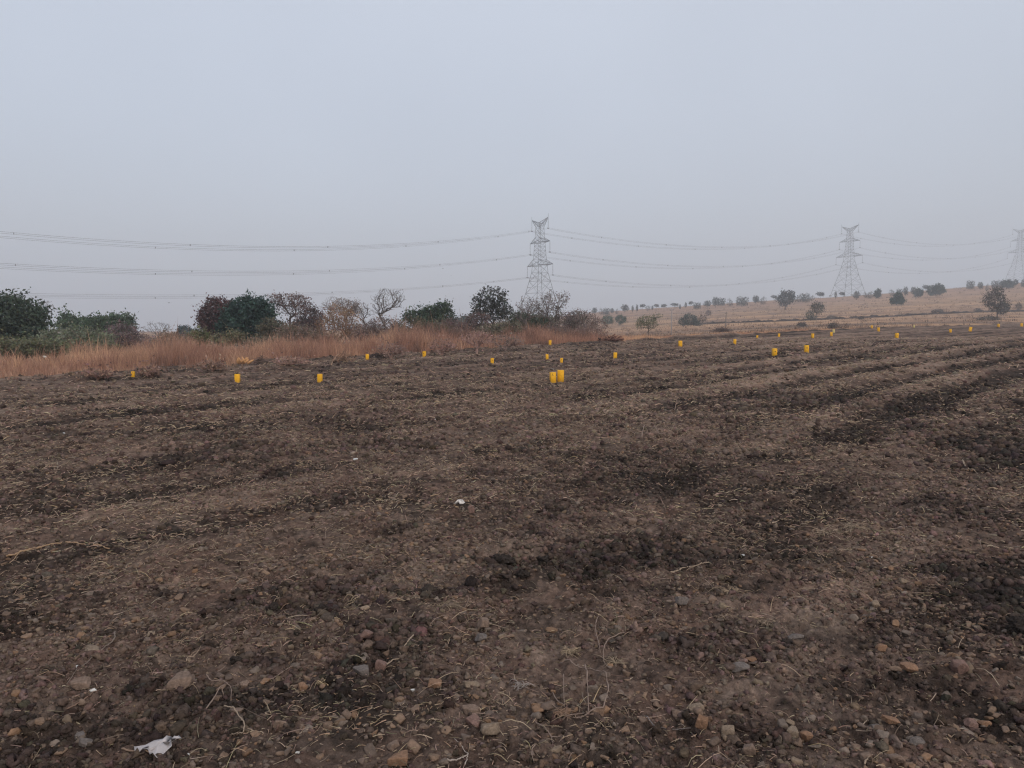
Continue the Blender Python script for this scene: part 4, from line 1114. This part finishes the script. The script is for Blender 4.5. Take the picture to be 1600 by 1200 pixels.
# ------------------------------------------------------------------ single stones, clods, twigs and litter the photograph shows
def stone(px, py, wpx, col_, lb, sqz=(1.0, .8, .6), seed=0, name='stone', mat=None, cat='stone', lump=False, sink=.35, group=None):
    g = np.random.default_rng(900 + seed)
    x, y = place(px, py); z = float(zg(x, y, False)[0]); y += 0
    s = wpx * y / F / 2
    z = float(zg(x, y)[0])
    V, Fc = (lumpshape(3, g, .3) if lump else rockshape(3, g, 9, .010, .42))
    V = V * (s * sqz[0] * 1.1, s * sqz[1] * 1.1, s * sqz[2] * 1.1)
    c = np.array(col_)[None] * (1 + .12 * g.normal(size=(len(V), 1)))
    o = mesh_np(name, V, [Fc], mat or M_STONE, c, None, lump, None, (x, y, z + s * sqz[2] * (1 - sink)))
    o.rotation_euler = (g.normal(0, .15), g.normal(0, .15), g.uniform(-.5, .5))
    return tag(o, lb, cat, group)
SB = (.18, .125, .095); SO = (.215, .125, .078); SG = (.135, .112, .10); ST = (.195, .145, .105); SR = (.175, .108, .088)
for i, (px, py, w, c, lb, sq) in enumerate((
        (145, 1018, 32, ST, 'long flat tan stone at left beside a curved twig', (1, .6, .28)), (285, 1072, 38, SB, 'large rounded brown stone partly buried, left foreground', (1, .8, .62)),
        (128, 1078, 27, SB, 'brown oval stone left of the large buried stone', (1, .7, .5)), (368, 1112, 26, SB, 'brown block stone beside the bent twig', (1, .7, .45)),
        (382, 1068, 14, SB, 'small round brown stone above the bent twig', (1, .9, .8)), (125, 1150, 20, SG, 'grey stone in the left foreground', (1, .8, .55)),
        (134, 1160, 26, SG, 'purplish grey flat stone below the grey one', (1, .6, .4)), (573, 998, 20, SR, 'pyramid shaped reddish stone under the dark hollow', (1, .8, .9)),
        (566, 1056, 24, SG, 'cup shaped grey brown stone below the pyramid stone', (1, .7, .7)), (596, 1044, 18, SR, 'pinkish brown block with a pale twig end on it', (1, .8, .9)),
        (757, 980, 20, SB, 'upright brown stone right of the straw tuft', (1, .8, 1.0)), (752, 1002, 18, SG, 'round grey brown stone just under the upright stone', (1, .8, .65)),
        (473, 1077, 14, SO, 'bright orange round stone left of centre', (1, .9, .9)), (677, 1074, 22, SO, 'orange brown faceted stone in the middle foreground', (1, .8, .6)),
        (735, 1075, 28, ST, 'flat tan slab stone right of the orange faceted stone', (1, .6, .36)), (738, 1112, 26, SB, 'brown knobbly stone below the flat slab', (1, .8, .6)),
        (767, 1142, 30, ST, 'large squarish tan stone at the lower centre', (1, .8, .6)), (740, 1128, 24, SR, 'reddish stone left of the squarish tan stone', (1, .8, .55)),
        (615, 1168, 20, SB, 'brown lumpy stone low in the middle foreground', (1, .8, .6)), (625, 1194, 38, SO, 'wide orange brown stone at the bottom edge', (1, .7, .5)),
        (438, 1136, 22, SB, 'brown slab stone in the lower left middle', (1, .6, .5)), (477, 1138, 14, SO, 'small orange stone next to the brown slab', (1, .8, .6)),
        (1097, 1138, 22, SO, 'upright orange brown stone in the right foreground', (1, .8, 1.0)), (1136, 1143, 26, ST, 'large pale tan stone right of the upright orange one', (1, .8, .62)),
        (1171, 1177, 24, SB, 'brown stone near the bottom edge right of centre', (1, .85, .7)), (1155, 1045, 26, SG, 'smooth grey oval stone right of centre', (1, .6, .5)),
        (1178, 1030, 26, SO, 'flat orange stone above the smooth grey oval', (1, .55, .35)), (1065, 946, 20, SG, 'round grey purple stone in the middle distance', (1, .8, .8)),
        (1060, 1115, 20, SB, 'rounded brown stone beside the thin stalk', (1, .8, .6)), (1087, 1115, 22, ST, 'tan stone right of the rounded brown stone', (1, .7, .5)),
        (1240, 1157, 20, ST, 'pale round stone in the right foreground cluster', (1, .9, .9)), (1261, 1161, 19, SO, 'square orange tan stone right of the pale round one', (1, .8, .9)),
        (1392, 1130, 33, SO, 'long brick shaped orange brown stone on the right', (1, .5, .4)), (1366, 1134, 16, SG, 'grey stone touching the brick shaped stone', (1, .8, .6)),
        (1419, 1059, 22, SO, 'brown block stone on the right above the brick shaped one', (1, .8, .6)), (1500, 1046, 25, SR, 'large reddish brown stone at the right', (1, .8, .85)),
        (1378, 1012, 22, SO, 'orange tan stone in the right middle ground', (1, .7, .5)), (1240, 1002, 24, SG, 'long grey stone at the right middle ground', (1, .5, .4)),
        (1518, 1134, 22, SR, 'reddish stone at lower right', (1, .7, .6)), (1537, 1132, 17, SO, 'orange stone touching the reddish one at lower right', (1, .8, .6)),
        (1435, 1157, 26, SG, 'flat purplish grey stone at lower right', (1, .6, .35)), (1400, 1193, 24, SB, 'brown stone at the bottom edge on the right', (1, .8, .6)),
        (590, 739, 16, ST, 'tan flat topped stone in the middle of the field', (1, .8, .7)), (737, 800, 12, SR, 'pinkish stone below the folded white card', (1, .8, 1.0)),
        (952, 850, 16, SR, 'reddish stone in the straw right of the dark hollow', (1, .7, .6)), (987, 820, 14, SB, 'brown stone up the field right of the dark hollow', (1, .7, .8)),
        (863, 579, 6, (.34, .31, .28), 'whitish stone just behind the lettered marker', (1, .8, .6)))):
    stone(px, py, w, c, lb, sq, i, sink=.25, group='larger loose stones in the soil')
for i, (px, py, w, lb) in enumerate(((444, 747, 23, 'round black earth clod in the left middle of the field'), (423, 955, 25, 'black earth clod at the left rim of the dug patch'),
        (369, 1032, 22, 'small black clod in the left foreground'), (501, 581, 8, 'dark clod lying behind a yellow marker stone'),
        (784, 888, 40, 'biggest black clod in the dug hollow'), (818, 900, 22, 'black clod at the front of the dug hollow'), (850, 880, 24, 'dark clod at the right of the dug hollow'),
        (500, 962, 26, 'dark brown clod under the straw tuft'), (1596, 985, 44, 'black clod at the right edge of the view'))):
    stone(px, py, w * .8, (.040, .032, .028), lb, (1, .8, .6), 60 + i, 'soil_clod', M_CLOD, 'soil clod', True)

def bent(pts, lift=None, n=8, g=None, rad=.004, taper=.5):
    """photograph pixels -> a smooth path lying on the ground"""
    P = np.array([place(a, b) for a, b in pts]); t = np.linspace(0, len(P) - 1, n * (len(P) - 1) + 1)
    X = np.interp(t, range(len(P)), P[:, 0]); Y = np.interp(t, range(len(P)), P[:, 1])
    for _ in range(3): X[1:-1] = (X[:-2] + 2 * X[1:-1] + X[2:]) / 4; Y[1:-1] = (Y[:-2] + 2 * Y[1:-1] + Y[2:]) / 4
    Z = zbase(X, Y) + np.maximum(zdetail(X, Y, .15), zdetail(X, Y)) + rad * 1.2 + .004
    for _ in range(4): Z[1:-1] = np.maximum(Z[1:-1], (Z[:-2] + Z[2:]) / 2)
    if lift is not None: Z = Z + np.interp(t, range(len(P)), lift)
    r = rad * (1 - taper * np.linspace(0, 1, len(t)))
    gg = np.random.default_rng(int(pts[0][0] * 7 + pts[0][1]))
    X = X + gg.normal(0, rad * .25, len(X)); Y = Y + gg.normal(0, rad * .4, len(X)); Z = Z - rad * .5 + gg.normal(0, rad * .2, len(X))
    r = r * .85 * (1 + .2 * gg.normal(size=len(r)))
    return np.stack((X, Y, Z), 1), np.abs(r)
def twig(lines, colr, lb, name='twig', cat='twig', group=None):
    m = MB(); org = None
    for (pts, rad, lift) in lines:
        P, r = bent(pts, lift, rad=rad)
        if org is None: org = P[0].copy()
        m.path(P - org, r, 5, colr)
    o = m.build(name, M_STRAW, None, True, tuple(org))
    return tag(o, lb, cat, group)
TW = (.235, .17, .135); TP = (.32, .24, .175); TRD = (.21, .135, .10)
twig([([(5, 871), (30, 868), (60, 858), (90, 850), (115, 848), (150, 853), (170, 860)], .010, None), ([(30, 868), (15, 884)], .005, None)], (.33, .215, .13), 'long thin curved branch lying at the left edge')
twig([([(875, 1036), (900, 1049), (922, 1057), (946, 1072), (951, 1095), (943, 1115), (918, 1122), (895, 1126)], .0045, [0, .02, .04, .05, .04, .02, 0, 0]),
      ([(914, 1053), (917, 1075), (919, 1095), (919, 1117)], .0042, [.04, .04, .02, 0]), ([(864, 1088), (873, 1106), (884, 1113)], .003, [.02, .01, 0]),
      ([(880, 1062), (881, 1085), (882, 1108)], .003, [.03, .02, 0]), ([(880, 1126), (900, 1116), (930, 1112)], .003, None), ([(840, 1104), (862, 1112), (880, 1118)], .0028, None)],
     TW, 'uprooted plant stem bent into a ring in the foreground', 'uprooted_stem')
twig([([(934, 978), (930, 992), (936, 1012), (938, 1022)], .0035, [.05, .03, .01, 0]), ([(976, 996), (950, 1006), (942, 1022), (944, 1040), (953, 1048)], .0033, [.02, .03, .01, 0, 0])], TW, 'forked pale twig just above the ringed stem')
twig([([(349, 1113), (366, 1122), (383, 1142), (381, 1155), (360, 1148)], .0042, [.01, .03, .03, .01, 0])], TP, 'bent pale twig shaped like a hook in the left foreground')
twig([([(382, 1137), (400, 1146), (412, 1150)], .0045, None)], TP, 'short pale stalk end right of the hooked twig')
twig([([(180, 995), (180, 1005), (165, 1018), (145, 1028), (125, 1046), (104, 1070)], .004, [.02, .02, .01, 0, 0, 0])], (.20, .155, .125), 'long grey brown twig in the left foreground')
twig([([(322, 1112), (345, 1086), (350, 1090)], .0035, [0, .03, 0]), ([(322, 1062), (333, 1072), (350, 1072), (362, 1080), (361, 1098)], .003, [.02, .02, .02, .01, 0]), ([(340, 1050), (352, 1040)], .003, None)], TW, 'tangle of thin twigs right of the large buried stone')
twig([([(104, 1108), (130, 1098), (162, 1082)], .004, None)], TRD, 'straight reddish twig at the left')
twig([([(646, 1000), (636, 1010), (626, 1017)], .0045, [.02, .01, 0])], TP, 'short thick pale stalk in the centre foreground')
twig([([(605, 1046), (615, 1036), (626, 1030), (624, 1020)], .004, [.02, .01, 0, 0])], TP, 'curved pale twig leaning on the pinkish block')
twig([([(415, 1070), (436, 1056), (460, 1043)], .0038, None)], TW, 'straight thin twig left of centre')
twig([([(1005, 1118), (1022, 1135), (1045, 1141), (1080, 1141)], .0026, None)], (.2, .17, .16), 'fine grey stem curving in the right middle foreground')
twig([([(698, 1194), (715, 1190), (732, 1184)], .005, None), ([(726, 1196), (732, 1182), (725, 1172), (710, 1155)], .0028, None)], (.36, .30, .26), 'pale crossed stalks at the bottom edge')
twig([([(836, 1126), (850, 1140), (862, 1150), (864, 1162)], .004, None), ([(860, 1148), (878, 1152)], .003, None)], TW, 'small forked stalk below the ringed stem')
twig([([(1504, 724), (1514, 734), (1525, 739)], .009, None)], TP, 'straight pale stick in the right middle of the field')
twig([([(1272, 722), (1290, 724), (1303, 716), (1318, 712)], .008, None)], TRD, 'crooked brown stick lying right of centre in the field')
twig([([(1003, 685), (1006, 674), (1022, 674), (1030, 682), (1048, 682), (1054, 676)], .008, [0, .08, .05, .02, .05, .1])], TW, 'zigzag pale branch in the middle of the field')
twig([([(1054, 642), (1056, 640), (1058, 638)], .008, [0, .08, .18])], TW, 'thin leaning stick standing up in the field')
twig([([(92, 706), (93, 705), (94, 704)], .0022, [0, .14, .30])], TRD, 'thin upright dry stem in the left of the field')
twig([([(1048, 897), (1065, 890), (1090, 886), (1112, 882)], .006, None)], TP, 'pale stalk along the edge of the small hollow')
twig([([(1036, 790), (1030, 777), (1041, 800)], .006, None)], TRD, 'short reddish stalk above the small hollow')
twig([([(1350, 1193), (1358, 1186), (1364, 1182)], .004, None)], TP, 'tiny straight stalk at the lower right')
twig([([(190, 1170), (215, 1175), (240, 1178), (258, 1186)], .004, None)], (.25, .17, .12), 'thin stalk running under the white plastic scrap')

def tuft(px, py, wpx, n, colr, lb, seed, up=.5, rad=.0018):
    g = np.random.default_rng(seed); x, y = place(px, py); z = float(zg(x, y)[0]); s = wpx * y / F / 2
    m = MB()
    for i in range(n):
        a = g.uniform(0, 6.28); L = s * g.uniform(.5, 1.3); ou = np.array((math.cos(a), math.sin(a), 0)); t = np.linspace(0, 1, 6)[:, None]
        b = a + g.normal(0, .8); curl = np.array((math.cos(b + 1.5), math.sin(b + 1.5), 0))
        st = g.normal(0, s * .25, 3); st[2] = 0
        P = st + ou * L * t + curl * L * .4 * t * t + np.array((0, 0, 1)) * (np.sin(t * 3.0) * L * up * g.random() + .006)
        m.path(P, rad * g.uniform(.6, 1.3) * (1 - .5 * t[:, 0]), 4, np.array(colr) * g.uniform(.65, 1.2))
    o = m.build('straw_tuft', M_STRAW, None, True, (x, y, z)); tag(o, lb, 'straw tuft', 'uprooted grass tufts on the soil')
for a in ((561, 942, 34, 26, (.50, .38, .25), 'bright pale root tuft at the rim of the dug patch', 1, .7), (438, 938, 28, 12, TP, 'sparse forked root tuft left of the bright one', 2, .6),
          (697, 945, 48, 60, (.27, .205, .145), 'wide dull straw tuft in the middle foreground', 3, .25), (1143, 924, 38, 70, (.36, .265, .18), 'dense tan straw tuft right of centre', 4, .35),
          (505, 1072, 20, 22, (.40, .30, .19), 'small pale root tuft by the orange stone', 5, .7), (1290, 832, 60, 60, (.33, .25, .18), 'long pale straw patch left of the larger heap', 6, .2),
          (1330, 828, 50, 50, (.30, .23, .165), 'pale straw heap in the right middle of the field', 7, .25), (893, 1018, 36, 40, (.31, .235, .155), 'tangled straw above the ringed stem', 8, .3),
          (960, 1038, 34, 34, (.30, .23, .16), 'tangled straw right of the forked twig', 9, .35), (878, 1120, 26, 60, (.25, .16, .11), 'brown root ball at the foot of the ringed stem', 10, .4),
          (1022, 738, 22, 16, TP, 'small pale tuft in the middle of the field', 11, .6), (1236, 790, 34, 30, (.28, .19, .14), 'reddish straw tuft left of the pale heap', 12, .5),
          (1112, 816, 30, 22, (.32, .25, .18), 'spiky straw tuft above the small hollow', 13, .5), (1196, 975, 26, 26, TP, 'spiky tuft at the rim right of centre', 14, .6),
          (475, 730, 18, 14, (.38, .26, .17), 'orange tinted tuft beside the round black clod', 15, .6), (1130, 965, 26, 20, (.3, .22, .16), 'small tan tuft below the dense tan one', 16, .5),
          (1028, 1075, 24, 16, TW, 'thin brown tuft right of the ringed stem', 17, .6), (815, 1078, 34, 22, (.34, .29, .26), 'greyish white root tuft left of the ringed stem', 18, .5)):
    tuft(*a)

# white litter
def scrap():
    x, y = place(247, 1170); z = float(zg(x, y)[0])
    s = 1.12 * y / F
    out = [(-30, -5), (-24, 3), (-8, 3.5), (3, 7), (10, 12), (17, 8), (22, 12), (27, 10), (24, 5), (17, 4), (22, -2), (19, -10), (14, -17), (4, -14), (-4, -10), (-8, -7), (-12, -2), (-16, -8), (-24, -10)]
    # triangulate by fan from a centre, with bulges
    n = len(out); ctr = (0, -1); g = np.random.default_rng(3)
    rings = []
    for f in (1.0, .72, .4):
        rings.append([((a - ctr[0]) * f + ctr[0], (b - ctr[1]) * f + ctr[1]) for a, b in out])
    P = [p for r_ in rings for p in r_] + [ctr]
    V = []
    for (a, b) in P:
        xx = a * s; yy = b * s * 1.7
        zz = .012 + .010 * math.sin(a * .35) + .008 * math.cos(b * .5 + a * .2) + .003 * g.normal()
        V.append((xx, yy, zz))
    V = np.array(V); top = len(V)
    Vb = V.copy(); Vb[:, 2] -= .0025; V2 = np.concatenate((V, Vb))
    Q, T = [], []
    for k in range(2):
        for j in range(n):
            a, b, c, d = k * n + j, k * n + (j + 1) % n, (k + 1) * n + (j + 1) % n, (k + 1) * n + j
            Q += [(d, c, b, a), (a + top, b + top, c + top, d + top)]
    for j in range(n):
        T += [(2 * n + j, 3 * n, 2 * n + (j + 1) % n), (2 * n + (j + 1) % n + top, 3 * n + top, 2 * n + j + top)]
        Q.append((j, (j + 1) % n, (j + 1) % n + top, j + top))
    o = mesh_np('plastic_scrap', V2, [np.array(Q), np.array(T)], M_PLAS, np.broadcast_to(np.array((.44, .40, .395)), (len(V2), 3)), None, False, None, (x, y, z + .012))
    o.rotation_euler = (R(9), 0, 0)
    tag(o, 'torn white plastic scrap lying in the left foreground', 'litter')
scrap()
def card():
    x, y = place(716, 789); z = float(zg(x, y)[0]); s = y / F
    m = MB()
    # a folded card standing like a small tent
    a = np.array([(-7, -3, 0), (-1, 0, 6), (6, 6, 5.5), (0, 3, -.2)]) * s
    b = np.array([(-1, 0, 6), (3, -4, 0), (12, 0, 0), (6, 6, 5.5)]) * s
    for q in (a, b):
        nrm = np.cross(q[1] - q[0], q[3] - q[0]); nrm /= np.linalg.norm(nrm); q2 = q - nrm * .004
        V = np.concatenate((q, q2)); m.add(V, np.array([(0, 1, 2, 3), (7, 6, 5, 4), (0, 4, 5, 1), (1, 5, 6, 2), (2, 6, 7, 3), (3, 7, 4, 0)]), (.62, .57, .53))
    o = m.build('folded_card', M_PLAS, None, False, (x, y, z + .005))
    tag(o, 'folded whitish card standing like a tent on the soil', 'litter')
card()
for i, (px, py, w, lb) in enumerate(((146, 1086, 11, 'small white chip left of the straight reddish twig'), (122, 1044, 7, 'tiny white chip in the left foreground'),
        (293, 1176, 6, 'thin white chip right of the torn plastic'), (681, 656, 6, 'white chip far up the middle of the field'), (555, 718, 7, 'white sliver left of the tan flat topped stone'),
        (1161, 869, 6, 'round white pebble right of the small hollow'), (100, 679, 5, 'white speck beside the thin upright stem'), (645, 1078, 7, 'white chip near the orange faceted stone'),
        (465, 1176, 7, 'tiny white pebble low at left of centre'), (1362, 871, 6, 'white pebble in the right middle ground'), (47, 768, 5, 'white speck at the far left of the field'))):
    stone(px, py, w, (.55, .54, .52), lb, (1, .7, .5), 80 + i, 'white_chip', M_PLAS, 'litter', sink=.1)

def bag():
    x, y, z = put(82, 33); zt = EYE + slopes(82, 557)[1] * 33
    g = np.random.default_rng(8); V, Fc = lumpshape(2, g, .2)
    o = mesh_np('plastic_bag', V * (.085, .07, .06), [Fc], M_PLAS, np.broadcast_to(np.array((.6, .6, .56)), (len(V), 3)), None, True, None, (x, y - .6, zt))
    tag(o, 'white plastic bag caught in the scrub above the dry grass', 'litter')
bag()

# ------------------------------------------------------------------ heaps of cut wood along the field edge
def heap(px, py, wpx, hpx, n, colr, lb, seed, rad=.02, name='brush_pile', lean=0.0):
    g = np.random.default_rng(seed); x, y = place(px, py); z = float(zg(x, y, False)[0]); W = wpx * y / F / 2; H = hpx * y / F
    m = MB()
    for i in range(n):
        a = g.uniform(0, 3.14); L = W * g.uniform(.3, 1.0)
        c = np.array((g.normal(0, W * .38), g.normal(0, W * .25), 0)); hh = H * g.uniform(0, .8) * max(0, 1 - abs(c[0]) / W)
        d = np.array((math.cos(a), math.sin(a) * .7, g.normal(lean, .35))); d /= np.linalg.norm(d)
        t = np.linspace(-.5, .5, 5)[:, None]
        P = c + np.array((0, 0, hh + .03)) + d * L * t + g.normal(0, .03 * L, (5, 3)); P[:, 2] = np.maximum(P[:, 2], .01)
        m.path(P, rad * g.uniform(.4, 1.2) * np.linspace(1, .5, 5), 5, np.array(colr) * g.uniform(.6, 1.3))
    o = m.build(name, M_BARK, None, True, (x, y, z)); return tag(o, lb, 'brush pile')
heap(1127, 519, 34, 9, 150, (.085, .055, .05), 'dark heap of dead thorn brush at the field edge', 1, .018)
heap(955, 533, 36, 8, 46, (.17, .09, .07), 'heap of reddish cut logs and branches by the grass end', 2, .04)
heap(937, 534, 10, 7, 12, (.14, .085, .07), 'cut stump with a round end left of the reddish log heap', 3, .05, 'stump_pile')
heap(850, 533, 56, 8, 40, (.16, .12, .11), 'grey brown branches heaped below the near pylon', 4, .022)
heap(536, 566, 44, 20, 60, (.27, .165, .115), 'tangle of tan dead branches at the scrub edge', 5, .016, lean=.4)
heap(590, 560, 36, 10, 50, (.09, .07, .065), 'dark low brush right of the tan dead branches', 6, .014)
heap(428, 578, 24, 6, 16, (.17, .12, .10), 'short brown log heap in front of the grass', 7, .022)
heap(410, 566, 36, 12, 40, (.17, .12, .10), 'dead twigs half hidden in the grass behind the log heap', 8, .010)
heap(240, 590, 40, 8, 40, (.12, .075, .06), 'brown brush at the foot of the grass at left', 9, .010)
heap(1045, 537, 36, 4, 30, (.15, .12, .11), 'thin grey twigs scattered left of a marker stone', 10, .010)
twig([([(518, 571), (524, 563), (534, 556)], .022, [0, .05, .12])], (.42, .28, .18), 'pale broken branch leaning at the scrub edge', 'broken_branch', 'branch')
twig([([(541, 560), (544, 548), (540, 540), (539, 534)], .016, [0, .3, .5, .7])], (.42, .26, .16), 'forked tan branch standing up from the dead tangle', 'broken_branch', 'branch')
twig([([(722, 551), (720, 543), (724, 535), (727, 529)], .018, [0, .25, .5, .75])], (.25, .17, .14), 'pale bent branch in the reddish grass', 'broken_branch', 'branch')
def frond():
    x, y = place(378, 576); z = float(zg(x, y, False)[0]); m = MB(); g = np.random.default_rng(4)
    for i in range(9):
        a = g.uniform(-1, 1); L = .32 * g.uniform(.6, 1.1); t = np.linspace(0, 1, 5)[:, None]
        P = np.array((.1 * g.normal(), 0, .16)) + np.array((math.sin(a), g.normal(0, .3), math.cos(a) * .7)) * L * t
        w = .045 * np.sin(np.pi * (.15 + .8 * t[:, 0]))
        m.path(P, w, 4, np.array((.55, .30, .14)) * g.uniform(.8, 1.15))
    m.path([(0, 0, 0), (.02, 0, .2)], .012, 5, (.3, .2, .12))
    o = m.build('dry_leaf_cluster', M_STRAW, None, True, (x, y, z)); tag(o, 'bright orange cluster of dried leaves before the grass', 'dried leaves')
frond()

# ------------------------------------------------------------------ birds
def bird(px, py, depth, span, lb, rz):
    kx, kz = slopes(px, py); m = MB(); s = span / 2; c = (.05, .05, .055)
    t = np.linspace(-1, 1, 9)
    m.path(np.stack((0 * t, t * s * .55, .02 * t), 1), s * .13 * np.array([.15, .5, .9, 1, 1, .8, .55, .5, .1]), 8, c)
    for sg in (-1, 1):
        V = np.array([(0, .28, .02), (sg * .45, .30, .22), (sg * 1.0, -.02, .12), (sg * .45, -.08, .20), (0, -.22, .02)]) * s
        V = np.concatenate((V, V - (0, 0, .03 * s)))
        m.add(V, np.array([(0, 1, 3, 4), (9, 8, 6, 5)] + [(1, 2, 3, 3)] * 0), c)
        m.add(V, np.array([(1, 2, 3), (8, 7, 6)]), c)
    m.add(np.array([(-.06, -.5, 0), (.06, -.5, 0), (.14, -.8, 0), (-.14, -.8, 0), (0, -.65, .03)]) * s, np.array([(0, 1, 4), (1, 2, 4), (2, 3, 4), (3, 0, 4)]), c)
    o = m.build('bird', M_FEATH, None, False, (kx * depth, depth, EYE + kz * depth)); o.rotation_euler = (0, R(8), rz)
    tag(o, lb, 'bird')
bird(264, 473, 90, .75, 'small dark bird gliding above the left scrub', R(20))
bird(692, 419.5, 160, .45, 'tiny dark bird between the power lines, higher of two', R(60))
bird(705, 430, 160, .35, 'tiny dark bird just below and right of another bird', R(-40))

# ------------------------------------------------------------------ haze
def haze():
    S = 1300.0; zlo = -60.0; zhi = 130.0
    m = MB().box(0, 0, (zlo + zhi) / 2, 2 * S, 2 * S, zhi - zlo)
    mat = bpy.data.materials.new('haze'); mat.use_nodes = True; t = mat.node_tree; t.nodes.clear()
    out = t.nodes.new('ShaderNodeOutputMaterial'); v = t.nodes.new('ShaderNodeVolumePrincipled')
    v.inputs['Color'].default_value = (.915, .955, 1.0, 1); v.inputs['Density'].default_value = HAZE_DENSITY; v.inputs['Anisotropy'].default_value = .5
    t.links.new(v.outputs[0], out.inputs['Volume'])
    o = m.build('haze', mat); tag(o, 'thin pale blue grey haze over the land', None, None, 'stuff')
haze()
